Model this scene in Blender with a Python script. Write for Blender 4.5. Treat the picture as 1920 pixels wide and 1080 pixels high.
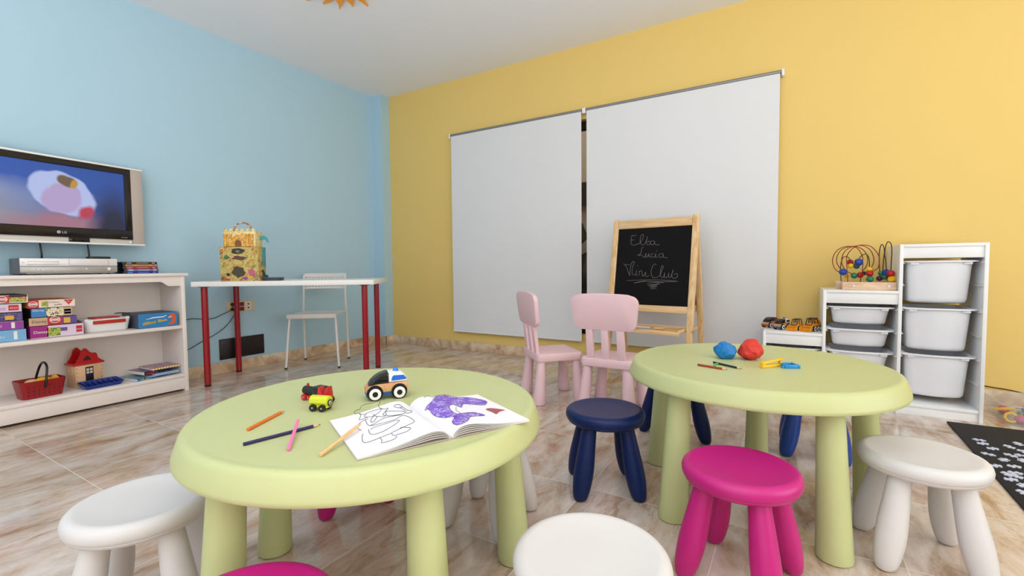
import bpy, bmesh, math, random
from mathutils import Vector, Matrix
for o in list(bpy.data.objects): bpy.data.objects.remove(o)
C = bpy.context.scene.collection
PI = math.pi
random.seed(7)

# ------------------------------------------------------------------ camera
cam = bpy.data.cameras.new('camera'); co = bpy.data.objects.new('camera', cam); C.objects.link(co)
cam.sensor_fit = 'HORIZONTAL'; cam.sensor_width = 36.0
cam.lens = 866.564 * 36.0 / 1920.0
fwd = Vector((-0.5135163, 0.85681793, -0.04651938)); rgt = Vector((0.85793351, 0.51367483, -0.00939477)); upv = Vector((-0.01584623, 0.0447349, 0.99887321))
co.matrix_world = Matrix(((rgt.x, upv.x, -fwd.x, 0), (rgt.y, upv.y, -fwd.y, 0), (rgt.z, upv.z, -fwd.z, 0.82), (0, 0, 0, 1)))
cam.clip_start = 0.02
bpy.context.scene.camera = co
# ------------------------------------------------------------------ world, exposure
w = bpy.data.worlds.new('world'); bpy.context.scene.world = w; w.use_nodes = True
bg = w.node_tree.nodes['Background']; bg.inputs[0].default_value = (0.93, 0.97, 1.0, 1); bg.inputs[1].default_value = 1.2
vs = bpy.context.scene.view_settings
vs.view_transform = 'Standard'; vs.look = 'None'; vs.gamma = 1.0; vs.exposure = 0.0; vs.use_curve_mapping = False
# ------------------------------------------------------------------ room size
XB, YW, ZC = -3.833, 3.639, 2.63          # blue wall, yellow wall, ceiling
XR, YB = 2.9, -2.6                        # right wall and rear wall
def area(name, loc, rot, sx, sy, power, col):
    l = bpy.data.lights.new(name, 'AREA'); l.shape = 'RECTANGLE'; l.size = sx; l.size_y = sy; l.energy = power; l.color = col
    o = bpy.data.objects.new(name, l); C.objects.link(o); o.location = loc; o.rotation_euler = rot
    return o
# daylight coming in through the window opening of the right wall, plus fill light from an opening added in the rear wall
area('daylight_fill', (XR + 0.12, 1.35, 1.25), (0, math.radians(90), 0), 1.9, 2.9, 38, (0.92, 0.96, 1.0))
area('daylight_fill', (-0.2, YB - 0.12, 1.35), (math.radians(90), 0, 0), 4.4, 2.0, 18, (0.90, 0.95, 1.0))
# upward fill light added behind the camera to brighten the ceiling, no real lamp
area('ceiling_fill_light', (0.2, -1.0, 0.6), (PI, 0, 0), 2.6, 1.0, 155, (0.90, 0.95, 1.0))

# ------------------------------------------------------------------ materials
def lin(c):
    return tuple(((x / 12.92) if x <= 0.04045 else ((x + 0.055) / 1.055) ** 2.4) for x in [v / 255.0 for v in c])
_m = {}
def mat(name, rgb, rough=0.5, metal=0.0, var=0.03, vscale=30.0, bump=0.0, bscale=200.0, coat=0.0, emit=0.0, spec=0.5, alpha=None, trans=0.0):
    if name in _m: return _m[name]
    m = bpy.data.materials.new(name); m.use_nodes = True; nt = m.node_tree; N = nt.nodes; L = nt.links
    b = N['Principled BSDF']; c = lin(rgb)
    tc = N.new('ShaderNodeTexCoord'); nz = N.new('ShaderNodeTexNoise'); nz.inputs['Scale'].default_value = vscale; nz.inputs['Detail'].default_value = 3
    L.new(tc.outputs['Object'], nz.inputs['Vector'])
    mx = N.new('ShaderNodeMix'); mx.data_type = 'RGBA'
    mx.inputs[6].default_value = (*[max(0, x * (1 - var)) for x in c], 1); mx.inputs[7].default_value = (*[min(1, x * (1 + var)) for x in c], 1)
    L.new(nz.outputs[0], mx.inputs[0]); L.new(mx.outputs[2], b.inputs['Base Color'])
    b.inputs['Roughness'].default_value = rough; b.inputs['Metallic'].default_value = metal
    b.inputs['Specular IOR Level'].default_value = spec
    if coat: b.inputs['Coat Weight'].default_value = coat; b.inputs['Coat Roughness'].default_value = 0.1
    if trans: b.inputs['Transmission Weight'].default_value = trans
    if alpha is not None: b.inputs['Alpha'].default_value = alpha
    if emit: L.new(mx.outputs[2], b.inputs['Emission Color']); b.inputs['Emission Strength'].default_value = emit
    if bump:
        n2 = N.new('ShaderNodeTexNoise'); n2.inputs['Scale'].default_value = bscale; n2.inputs['Detail'].default_value = 2
        L.new(tc.outputs['Object'], n2.inputs['Vector'])
        bp = N.new('ShaderNodeBump'); bp.inputs['Strength'].default_value = bump; bp.inputs['Distance'].default_value = 0.002
        L.new(n2.outputs[0], bp.inputs['Height']); L.new(bp.outputs[0], b.inputs['Normal'])
    _m[name] = m
    return m
def wood(name, a, b_, scale=(4, 40, 40), rough=0.45, rot=(0, 0, 0)):
    if name in _m: return _m[name]
    m = bpy.data.materials.new(name); m.use_nodes = True; nt = m.node_tree; N = nt.nodes; L = nt.links
    p = N['Principled BSDF']; p.inputs['Roughness'].default_value = rough
    tc = N.new('ShaderNodeTexCoord'); mp = N.new('ShaderNodeMapping'); mp.inputs['Scale'].default_value = scale; mp.inputs['Rotation'].default_value = rot
    L.new(tc.outputs['Object'], mp.inputs[0])
    nz = N.new('ShaderNodeTexNoise'); nz.inputs['Scale'].default_value = 1.0; nz.inputs['Detail'].default_value = 6; nz.inputs['Distortion'].default_value = 1.2
    L.new(mp.outputs[0], nz.inputs[0])
    cr = N.new('ShaderNodeValToRGB'); e = cr.color_ramp.elements
    e[0].position = 0.35; e[0].color = (*lin(a), 1); e[1].position = 0.62; e[1].color = (*lin(b_), 1)
    L.new(nz.outputs[0], cr.inputs[0]); L.new(cr.outputs[0], p.inputs['Base Color'])
    _m[name] = m
    return m
def patchwork(name, cols, scale=9.0, rough=0.5, detail=2.0):
    if name in _m: return _m[name]
    m = bpy.data.materials.new(name); m.use_nodes = True; nt = m.node_tree; N = nt.nodes; L = nt.links
    p = N['Principled BSDF']; p.inputs['Roughness'].default_value = rough
    tc = N.new('ShaderNodeTexCoord'); nz = N.new('ShaderNodeTexNoise'); nz.inputs['Scale'].default_value = scale; nz.inputs['Detail'].default_value = detail; nz.inputs['Distortion'].default_value = 0.15; nz.inputs['Roughness'].default_value = 0.62
    L.new(tc.outputs['Object'], nz.inputs[0])
    cr = N.new('ShaderNodeValToRGB'); cr.color_ramp.interpolation = 'CONSTANT'; e = cr.color_ramp.elements
    n = len(cols)
    for i in range(n - 2): e.new(0.5)
    for i in range(n):
        e[i].position = 0.0 if i == 0 else 0.33 + 0.34 * (i - 0.5) / (n - 1); e[i].color = (*lin(cols[i]), 1)
    L.new(nz.outputs[0], cr.inputs[0]); L.new(cr.outputs[0], p.inputs['Base Color'])
    _m[name] = m
    return m
def floor_mat():
    m = bpy.data.materials.new('polished_marble_tile'); m.use_nodes = True; nt = m.node_tree; N = nt.nodes; L = nt.links
    p = N['Principled BSDF']
    g = N.new('ShaderNodeNewGeometry'); sp = N.new('ShaderNodeSeparateXYZ'); L.new(g.outputs['Position'], sp.inputs[0])
    T = 0.4555
    def math_(op, a, b=None, clamp=False):
        n = N.new('ShaderNodeMath'); n.operation = op; n.use_clamp = clamp
        for i, v in enumerate((a, b)):
            if v is None: continue
            if isinstance(v, (int, float)): n.inputs[i].default_value = v
            else: L.new(v, n.inputs[i])
        return n.outputs[0]
    u = math_('DIVIDE', math_('SUBTRACT', sp.outputs[0], 0.285), T); v = math_('DIVIDE', math_('SUBTRACT', sp.outputs[1], 0.66), T)
    fu = math_('FRACT', u); fv = math_('FRACT', v)
    eu = math_('MINIMUM', fu, math_('SUBTRACT', 1.0, fu)); ev = math_('MINIMUM', fv, math_('SUBTRACT', 1.0, fv))
    edge = math_('MINIMUM', eu, ev)
    grout = math_('LESS_THAN', edge, 0.0030)
    cid = N.new('ShaderNodeCombineXYZ'); L.new(math_('FLOOR', u), cid.inputs[0]); L.new(math_('FLOOR', v), cid.inputs[1])
    wn = N.new('ShaderNodeTexWhiteNoise'); wn.noise_dimensions = '3D'; L.new(cid.outputs[0], wn.inputs[0])
    off = N.new('ShaderNodeVectorMath'); off.operation = 'SCALE'; L.new(wn.outputs['Color'], off.inputs[0]); off.inputs['Scale'].default_value = 8.0
    add = N.new('ShaderNodeVectorMath'); L.new(g.outputs['Position'], add.inputs[0]); L.new(off.outputs[0], add.inputs[1])
    mp = N.new('ShaderNodeMapping'); mp.inputs['Scale'].default_value = (10, 3.6, 1); mp.inputs['Rotation'].default_value = (0, 0, 0.12); L.new(add.outputs[0], mp.inputs[0])
    n1 = N.new('ShaderNodeTexNoise'); n1.inputs['Scale'].default_value = 1.0; n1.inputs['Detail'].default_value = 9; n1.inputs['Roughness'].default_value = 0.68; n1.inputs['Distortion'].default_value = 0.4; L.new(mp.outputs[0], n1.inputs[0])
    cr = N.new('ShaderNodeValToRGB'); e = cr.color_ramp.elements
    e[0].position = 0.28; e[0].color = (*lin((152, 120, 92)), 1); e[1].position = 0.70; e[1].color = (*lin((230, 224, 220)), 1)
    for pos, c in ((0.38, (178, 150, 124)), (0.46, (200, 180, 162)), (0.54, (212, 199, 188))):
        x = e.new(pos); x.color = (*lin(c), 1)
    L.new(n1.outputs[0], cr.inputs[0])
    # dark fine veins
    mp2 = N.new('ShaderNodeMapping'); mp2.inputs['Scale'].default_value = (9, 3.2, 1); L.new(add.outputs[0], mp2.inputs[0])
    n2 = N.new('ShaderNodeTexNoise'); n2.inputs['Scale'].default_value = 1.1; n2.inputs['Detail'].default_value = 8; n2.inputs['Distortion'].default_value = 0.4; n2.inputs['Roughness'].default_value = 0.6; L.new(mp2.outputs[0], n2.inputs[0])
    vein = math_('SUBTRACT', 1.0, math_('MULTIPLY', math_('ABSOLUTE', math_('SUBTRACT', n2.outputs[0], 0.5)), 40.0), True)
    n3 = N.new('ShaderNodeTexNoise'); n3.inputs['Scale'].default_value = 2.2; n3.inputs['Detail'].default_value = 3; L.new(add.outputs[0], n3.inputs[0])
    vm = math_('MULTIPLY', math_('MULTIPLY', vein, 0.55), math_('MULTIPLY', math_('SUBTRACT', n3.outputs[0], 0.42), 2.6, True), True)
    mx = N.new('ShaderNodeMix'); mx.data_type = 'RGBA'; L.new(vm, mx.inputs[0]); L.new(cr.outputs[0], mx.inputs[6]); mx.inputs[7].default_value = (*lin((138, 108, 88)), 1)
    # pinkish and greyish tiles
    mt = N.new('ShaderNodeMix'); mt.data_type = 'RGBA'; mt.blend_type = 'MULTIPLY'; mt.inputs[0].default_value = 1.0
    tr = N.new('ShaderNodeMix'); tr.data_type = 'RGBA'; L.new(wn.outputs['Value'], tr.inputs[0]); tr.inputs[6].default_value = (1.0, 0.96, 0.94, 1); tr.inputs[7].default_value = (0.95, 0.94, 0.91, 1)
    L.new(mx.outputs[2], mt.inputs[6]); L.new(tr.outputs[2], mt.inputs[7])
    n5 = N.new('ShaderNodeTexNoise'); n5.inputs['Scale'].default_value = 5.0; n5.inputs['Detail'].default_value = 4; L.new(add.outputs[0], n5.inputs[0])
    pk = N.new('ShaderNodeMix'); pk.data_type = 'RGBA'; pk.blend_type = 'MULTIPLY'; L.new(math_('MULTIPLY', math_('SUBTRACT', n5.outputs[0], 0.5), 3.2, True), pk.inputs[0]); L.new(mt.outputs[2], pk.inputs[6]); pk.inputs[7].default_value = (0.98, 0.88, 0.84, 1)
    gm = N.new('ShaderNodeMix'); gm.data_type = 'RGBA'; L.new(grout, gm.inputs[0]); L.new(pk.outputs[2], gm.inputs[6]); gm.inputs[7].default_value = (*lin((226, 216, 204)), 1)
    L.new(gm.outputs[2], p.inputs['Base Color'])
    L.new(math_('ADD', math_('MULTIPLY', grout, 0.5), 0.09), p.inputs['Roughness'])
    p.inputs['Specular IOR Level'].default_value = 0.62
    return m
def skirting_mat():
    m = bpy.data.materials.new('marble_skirting'); m.use_nodes = True; nt = m.node_tree; N = nt.nodes; L = nt.links
    p = N['Principled BSDF']; p.inputs['Roughness'].default_value = 0.18
    g = N.new('ShaderNodeNewGeometry'); nz = N.new('ShaderNodeTexNoise'); nz.inputs['Scale'].default_value = 9; nz.inputs['Detail'].default_value = 8; nz.inputs['Distortion'].default_value = 0.8; L.new(g.outputs['Position'], nz.inputs[0])
    cr = N.new('ShaderNodeValToRGB'); e = cr.color_ramp.elements
    e[0].position = 0.32; e[0].color = (*lin((190, 152, 120)), 1); e[1].position = 0.66; e[1].color = (*lin((240, 220, 194)), 1)
    x = e.new(0.5); x.color = (*lin((222, 194, 162)), 1)
    L.new(nz.outputs[0], cr.inputs[0]); L.new(cr.outputs[0], p.inputs['Base Color'])
    return m
def screen_mat():
    m = bpy.data.materials.new('tv_picture'); m.use_nodes = True; nt = m.node_tree; N = nt.nodes; L = nt.links
    p = N['Principled BSDF']; p.inputs['Roughness'].default_value = 0.25; p.inputs['Base Color'].default_value = (0.01, 0.01, 0.012, 1)
    tc = N.new('ShaderNodeTexCoord'); nz = N.new('ShaderNodeTexNoise'); nz.inputs['Scale'].default_value = 6; nz.inputs['Detail'].default_value = 2; L.new(tc.outputs['Object'], nz.inputs[0])
    dv = N.new('ShaderNodeVectorMath'); dv.operation = 'SCALE'; dv.inputs['Scale'].default_value = 0.10; L.new(nz.outputs['Color'], dv.inputs[0])
    ad = N.new('ShaderNodeVectorMath'); L.new(tc.outputs['Object'], ad.inputs[0]); L.new(dv.outputs[0], ad.inputs[1])
    cur = None
    def mixc(fac, a, b):
        n = N.new('ShaderNodeMix'); n.data_type = 'RGBA'; L.new(fac, n.inputs[0])
        for i, v in ((6, a), (7, b)):
            if isinstance(v, tuple): n.inputs[i].default_value = (*lin(v), 1)
            else: L.new(v, n.inputs[i])
        return n.outputs[2]
    def ell(cy, cz, ry, rz, ang=0.0, soft=0.15):
        mp = N.new('ShaderNodeMapping'); mp.vector_type = 'TEXTURE'; mp.inputs['Location'].default_value = (0.05, cy + 0.05, cz + 0.05); mp.inputs['Rotation'].default_value = (ang, 0, 0); mp.inputs['Scale'].default_value = (1, ry, rz)
        L.new(ad.outputs[0], mp.inputs[0])
        s = N.new('ShaderNodeSeparateXYZ'); L.new(mp.outputs[0], s.inputs[0]); c = N.new('ShaderNodeCombineXYZ'); L.new(s.outputs[1], c.inputs[1]); L.new(s.outputs[2], c.inputs[2])
        ln = N.new('ShaderNodeVectorMath'); ln.operation = 'LENGTH'; L.new(c.outputs[0], ln.inputs[0])
        r = N.new('ShaderNodeMapRange'); r.inputs[1].default_value = 1.0 + soft; r.inputs[2].default_value = 1.0 - soft; L.new(ln.outputs['Value'], r.inputs[0])
        return r.outputs[0]
    cur = mixc(ell(-0.95, 0.05, 0.75, 0.30, 0, 0.5), (34, 78, 160), (40, 92, 184))
    cur = mixc(ell(-1.0, -0.02, 0.62, 0.09, 0, 0.5), cur, (146, 160, 196))
    cur = mixc(ell(-0.85, -0.18, 0.62, 0.15, -0.05, 0.35), cur, (150, 150, 165))
    cur = mixc(ell(-0.33, -0.17, 0.22, 0.06, 0, 0.5), cur, (168, 120, 140))
    cur = mixc(ell(-0.06, -0.18, 0.10, 0.2, 0, 0.5), cur, (22, 34, 66))
    cur = mixc(ell(-0.305, 0.012, 0.168, 0.115, -0.55, 0.05), cur, (184, 198, 244))
    cur = mixc(ell(-0.31, -0.02, 0.095, 0.09, -0.25, 0.08), cur, (186, 166, 212))
    cur = mixc(ell(-0.30, 0.085, 0.045, 0.036, -0.3, 0.15), cur, (112, 92, 76))
    cur = mixc(ell(-0.27, 0.072, 0.022, 0.03, -0.3, 0.2), cur, (196, 150, 66))
    cur = mixc(ell(-0.20, -0.10, 0.03, 0.04, -0.3, 0.3), cur, (190, 62, 88))
    L.new(cur, p.inputs['Emission Color']); p.inputs['Emission Strength'].default_value = 0.85
    return m

# ------------------------------------------------------------------ mesh helpers
def new(): return bmesh.new()
def merge(b, t, M=None, mi=0):
    if M is not None: t.transform(M)
    vm = {}
    for v in t.verts: vm[v] = b.verts.new(v.co)
    for f in t.faces:
        try: nf = b.faces.new([vm[v] for v in f.verts]); nf.material_index = mi
        except ValueError: pass
    t.free()
def box(b, lo, hi, bev=0.0, M=None, mi=0, seg=2):
    t = bmesh.new(); bmesh.ops.create_cube(t, size=1.0)
    lo = Vector(lo); hi = Vector(hi); c = (lo + hi) / 2; s = hi - lo
    for v in t.verts: v.co = Vector((v.co.x * s.x + c.x, v.co.y * s.y + c.y, v.co.z * s.z + c.z))
    if bev: bmesh.ops.bevel(t, geom=t.edges[:], offset=min(bev, min(s) * 0.45), segments=seg, affect='EDGES', profile=0.5)
    merge(b, t, M, mi)
def lathe(b, prof, seg=48, M=None, mi=0):
    t = bmesh.new(); rings = []
    for r, z in prof:
        if r < 1e-6: rings.append([t.verts.new((0, 0, z))])
        else: rings.append([t.verts.new((r * math.cos(2 * PI * k / seg), r * math.sin(2 * PI * k / seg), z)) for k in range(seg)])
    for a, c in zip(rings, rings[1:]):
        for k in range(seg):
            k2 = (k + 1) % seg
            if len(a) == 1 and len(c) == 1: continue
            if len(a) == 1: t.faces.new((a[0], c[k2], c[k]))
            elif len(c) == 1: t.faces.new((a[k], a[k2], c[0]))
            else: t.faces.new((a[k], a[k2], c[k2], c[k]))
    bmesh.ops.recalc_face_normals(t, faces=t.faces)
    merge(b, t, M, mi)
def smoothpts(pts, n=4, closed=False):
    P = [Vector(p) for p in pts]; out = []; L_ = len(P)
    rng = range(L_ if closed else L_ - 1)
    for i in rng:
        p0 = P[(i - 1) % L_] if (closed or i > 0) else P[0]; p1 = P[i]; p2 = P[(i + 1) % L_]; p3 = P[(i + 2) % L_] if (closed or i + 2 < L_) else P[-1]
        for k in range(n):
            t = k / n
            out.append(0.5 * ((2 * p1) + (p2 - p0) * t + (2 * p0 - 5 * p1 + 4 * p2 - p3) * t * t + (3 * p1 - p0 - 3 * p2 + p3) * t ** 3))
    if not closed: out.append(P[-1])
    return out
def tube(b, pts, r, seg=8, mi=0, closed=False, cap=True):
    P = [Vector(p) for p in pts]; n = len(P); rs = r if isinstance(r, (list, tuple)) else [r] * n
    rings = []; up = None
    for i in range(n):
        a = P[i - 1] if (i > 0 or closed) else P[i]; c = P[(i + 1) % n] if (i < n - 1 or closed) else P[i]
        d = (c - a); d = d.normalized() if d.length > 1e-9 else Vector((0, 0, 1))
        if up is None: up = d.orthogonal().normalized()
        up = (up - d * up.dot(d)); up = up.normalized() if up.length > 1e-6 else d.orthogonal().normalized()
        s = d.cross(up)
        rings.append([b.verts.new(P[i] + (up * math.cos(2 * PI * k / seg) + s * math.sin(2 * PI * k / seg)) * rs[i]) for k in range(seg)])
    for i in range(n if closed else n - 1):
        A = rings[i]; B = rings[(i + 1) % n]
        for k in range(seg):
            f = b.faces.new((A[k], A[(k + 1) % seg], B[(k + 1) % seg], B[k])); f.material_index = mi
    if cap and not closed:
        f = b.faces.new(rings[0][::-1]); f.material_index = mi; f = b.faces.new(rings[-1]); f.material_index = mi
def prism(b, poly, z0, z1, M=None, mi=0, bev=0.0):
    """2D outline (x,y) extruded z0..z1"""
    t = bmesh.new(); vs_ = [t.verts.new((x, y, z0)) for x, y in poly]; f = t.faces.new(vs_)
    r = bmesh.ops.extrude_face_region(t, geom=[f])
    for v in [g for g in r['geom'] if isinstance(g, bmesh.types.BMVert)]: v.co.z = z1
    bmesh.ops.recalc_face_normals(t, faces=t.faces)
    if bev:
        es = [e for e in t.edges if abs(e.verts[0].co.z - e.verts[1].co.z) < 1e-7]
        bmesh.ops.bevel(t, geom=es, offset=bev, segments=2, affect='EDGES', profile=0.5)
    bmesh.ops.triangulate(t, faces=[f for f in t.faces if len(f.verts) > 4])
    merge(b, t, M, mi)
def quad(b, pts, mi=0):
    f = b.faces.new([b.verts.new(p) for p in pts]); f.material_index = mi
def rrect(w_, h_, r, n=5, cx=0, cy=0):
    out = []
    for sx, sy, a0 in ((1, 1, 0), (-1, 1, 90), (-1, -1, 180), (1, -1, 270)):
        for k in range(n + 1):
            a = math.radians(a0 + 90 * k / n); out.append((cx + sx * (w_ / 2 - r) + r * math.cos(a), cy + sy * (h_ / 2 - r) + r * math.sin(a)))
    return out
def circ2(r, n=24, cx=0, cy=0): return [(cx + r * math.cos(2 * PI * k / n), cy + r * math.sin(2 * PI * k / n)) for k in range(n)]
def basis(x, y, z, o=(0, 0, 0)):
    return Matrix(((x[0], y[0], z[0], o[0]), (x[1], y[1], z[1], o[1]), (x[2], y[2], z[2], o[2]), (0, 0, 0, 1)))
def T(*v): return Matrix.Translation(Vector(v))
def RZ(a): return Matrix.Rotation(a, 4, 'Z')
def RX(a): return Matrix.Rotation(a, 4, 'X')
def RY(a): return Matrix.Rotation(a, 4, 'Y')
def obj(name, b, m, parent=None, M=None, ang=38):
    me = bpy.data.meshes.new(name); b.normal_update(); b.to_mesh(me); b.free()
    for x in (m if isinstance(m, (list, tuple)) else [m]): me.materials.append(x)
    me.shade_smooth(); me.set_sharp_from_angle(angle=math.radians(ang))
    o = bpy.data.objects.new(name, me); C.objects.link(o)
    if parent: o.parent = parent
    if M is not None: o.matrix_local = M
    return o
def tag(o, label, cat, group=None, kind=None):
    o['label'] = label; o['category'] = cat
    if group: o['group'] = group
    if kind: o['kind'] = kind
    return o
def thing(name, label, cat, loc=(0, 0, 0), rz=0.0, group=None):
    o = bpy.data.objects.new(name, None); C.objects.link(o); o.location = loc; o.rotation_euler = (0, 0, rz); o.empty_display_size = 0.05
    return tag(o, label, cat, group)
def struct(name, b, m, parent=None):
    o = obj(name, b, m, parent)
    if not parent: o['kind'] = 'structure'
    return o
def kids(o): return [c for c in bpy.data.objects if c.parent == o]
def dup(o, loc=None, rz=None, label=None, parent=None):
    c = o.copy(); C.objects.link(c)
    if parent: c.parent = parent; c.matrix_parent_inverse = o.matrix_parent_inverse.copy()
    if loc is not None: c.location = loc
    if rz is not None: c.rotation_euler = (0, 0, rz)
    if label: c['label'] = label
    for k in kids(o): dup(k, parent=c)
    return c
def lettering(text, size, m, parent, M, name='lettering', ext=0.0002, align='LEFT', sx=1.0, shear=0.0):
    cu = bpy.data.curves.new('text', 'FONT'); cu.body = text; cu.size = size; cu.extrude = ext; cu.align_x = align; cu.shear = shear; cu.resolution_u = 3
    to = bpy.data.objects.new('text', cu); C.objects.link(to); bpy.context.view_layer.update()
    me = bpy.data.meshes.new_from_object(to.evaluated_get(bpy.context.evaluated_depsgraph_get()))
    bpy.data.objects.remove(to); bpy.data.curves.remove(cu)
    me.name = name; me.materials.clear(); me.materials.append(m)
    if sx != 1.0:
        for v in me.vertices: v.co.x *= sx
    o = bpy.data.objects.new(name, me); C.objects.link(o); o.parent = parent; o.matrix_local = M
    return o

# plain materials
WHITE = mat('white_plastic', (238, 238, 240), 0.38, var=0.01)
WHITEL = mat('white_lacquer', (240, 240, 240), 0.32, var=0.01)
CREAM = mat('cream_painted_wood', (238, 230, 225), 0.42, var=0.02, vscale=12)
GREEN = mat('light_green_plastic', (193, 199, 142), 0.42, var=0.015, bump=0.05, bscale=900)
STWHITE = mat('matt_white_plastic', (216, 213, 212), 0.45, var=0.01, bump=0.05, bscale=900)
NAVY = mat('navy_blue_plastic', (8, 32, 84), 0.40, spec=0.3, var=0.03, bump=0.05, bscale=900)
BLUEP = mat('royal_blue_plastic', (12, 62, 150), 0.36, var=0.03, bump=0.05, bscale=900)
MAGENTA = mat('magenta_plastic', (190, 20, 120), 0.4, var=0.02, bump=0.05, bscale=900)
PINK = mat('pale_pink_plastic', (236, 200, 206), 0.42, var=0.01, bump=0.04, bscale=900)
RED = mat('red_metal', (150, 8, 24), 0.25, var=0.03)
BLACK = mat('black_plastic', (18, 18, 20), 0.35, var=0.05)
SHINYBLACK = mat('gloss_black', (12, 12, 14), 0.12, var=0.03)
PINE = wood('pine_wood', (216, 172, 116), (238, 206, 160), (3, 45, 45), 0.42)
PINEV = wood('pine_wood_upright', (216, 172, 114), (238, 206, 158), (45, 45, 3), 0.42)
BEECH = wood('beech_wood', (186, 130, 84), (222, 172, 126), (20, 20, 4), 0.4)
CHROME = mat('brushed_steel', (190, 190, 188), 0.28, metal=1.0, var=0.04)
PAPER = mat('white_paper', (236, 234, 240), 0.75, var=0.01)
INK = mat('black_ink', (24, 24, 26), 0.6)
def colm(n, rgb, rough=0.4, **k): return mat(n, rgb, rough, **k)
REDP = colm('red_plastic', (186, 22, 26)); YELP = colm('yellow_plastic', (236, 190, 28)); ORNG = colm('orange_paint', (238, 158, 30))
GRNP = colm('green_paint', (32, 122, 84)); BLUP = colm('blue_paint', (22, 70, 170)); PURP = colm('purple_paint', (62, 26, 70)); DGRN = colm('dark_green_paint', (40, 70, 50))
# measured outlines (in the objects' own planes, metres)
CHALK=[[(0.1761,0.1161),(0.1481,0.1186),(0.1419,0.1173),(0.1383,0.1502),(0.1427,0.1815),(0.1662,0.1862),(0.1937,0.1795)],[(0.1383,0.1502),(0.1635,0.1494)],[(0.1937,0.1795),(0.2052,0.1742),(0.2231,0.1491),(0.2309,0.1208),(0.2204,0.1116),(0.2089,0.1293),(0.2073,0.1628),(0.2209,0.1863),(0.2402,0.1832),(0.2554,0.1505),(0.2596,0.127),(0.2545,0.1648),(0.2599,0.1859),(0.2773,0.1865),(0.2839,0.1707),(0.2727,0.1627),(0.2627,0.1708)],[(0.3112,0.1653),(0.2919,0.1616),(0.2834,0.1773),(0.2968,0.191),(0.3121,0.1785),(0.314,0.1654),(0.3175,0.1881),(0.3506,0.1912)],[(0.2368,0.2041),(0.2246,0.2113),(0.2175,0.2492),(0.205,0.2661),(0.1985,0.2583),(0.2142,0.2568),(0.2469,0.2765),(0.2562,0.271),(0.2565,0.2483),(0.2541,0.2691),(0.2681,0.275),(0.2789,0.2508),(0.2794,0.2715),(0.2902,0.2755)],[(0.3124,0.2516),(0.2956,0.2568),(0.2928,0.2718),(0.3066,0.2777),(0.3214,0.2724),(0.3275,0.252),(0.3273,0.2763),(0.3386,0.2765)],[(0.3303,0.2371),(0.3365,0.2317)],[(0.3781,0.2551),(0.3577,0.2546),(0.3493,0.2693),(0.3613,0.2807),(0.3774,0.2718),(0.38,0.2552),(0.3834,0.2793),(0.4121,0.2835)],[(0.092,0.3201),(0.1174,0.3436),(0.1417,0.3967),(0.1471,0.4014),(0.1501,0.3342),(0.1622,0.3075),(0.1755,0.3105),(0.1649,0.344),(0.1638,0.3823),(0.1754,0.4033),(0.1918,0.3965)],[(0.1058,0.3261),(0.1417,0.3293)],[(0.1966,0.368),(0.1951,0.4013),(0.2073,0.406)],[(0.2002,0.3366),(0.2019,0.3328)],[(0.2167,0.3728),(0.2171,0.4059)],[(0.2174,0.3823),(0.2342,0.3709),(0.2416,0.4058),(0.2515,0.4086),(0.264,0.3804),(0.264,0.4085),(0.2758,0.4122),(0.2897,0.4056)],[(0.3367,0.3313),(0.3222,0.3265),(0.3077,0.3497),(0.3027,0.3869),(0.3162,0.4175),(0.3426,0.4192),(0.365,0.4052),(0.3767,0.3731),(0.386,0.3456),(0.378,0.3363),(0.3702,0.3593),(0.3693,0.4006),(0.3816,0.4189),(0.3959,0.4133),(0.3979,0.3868),(0.3958,0.4115),(0.4092,0.4205),(0.4245,0.405),(0.427,0.3868),(0.4269,0.414),(0.439,0.4185),(0.4519,0.3822),(0.4545,0.366),(0.4477,0.4003),(0.4543,0.4202),(0.475,0.4236),(0.4873,0.4074),(0.4792,0.3912),(0.4602,0.4003)],[(0.1281,0.4438),(0.2097,0.4391),(0.3531,0.4357),(0.4967,0.4449),(0.354,0.4486),(0.259,0.446),(0.1836,0.4603),(0.2782,0.4458),(0.395,0.4553)],[(0.2794,0.4626),(0.3263,0.4545),(0.3689,0.463),(0.285,0.4737),(0.3554,0.4697),(0.2953,0.4846),(0.3543,0.4816),(0.3055,0.4955),(0.3479,0.4964)]]
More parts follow.
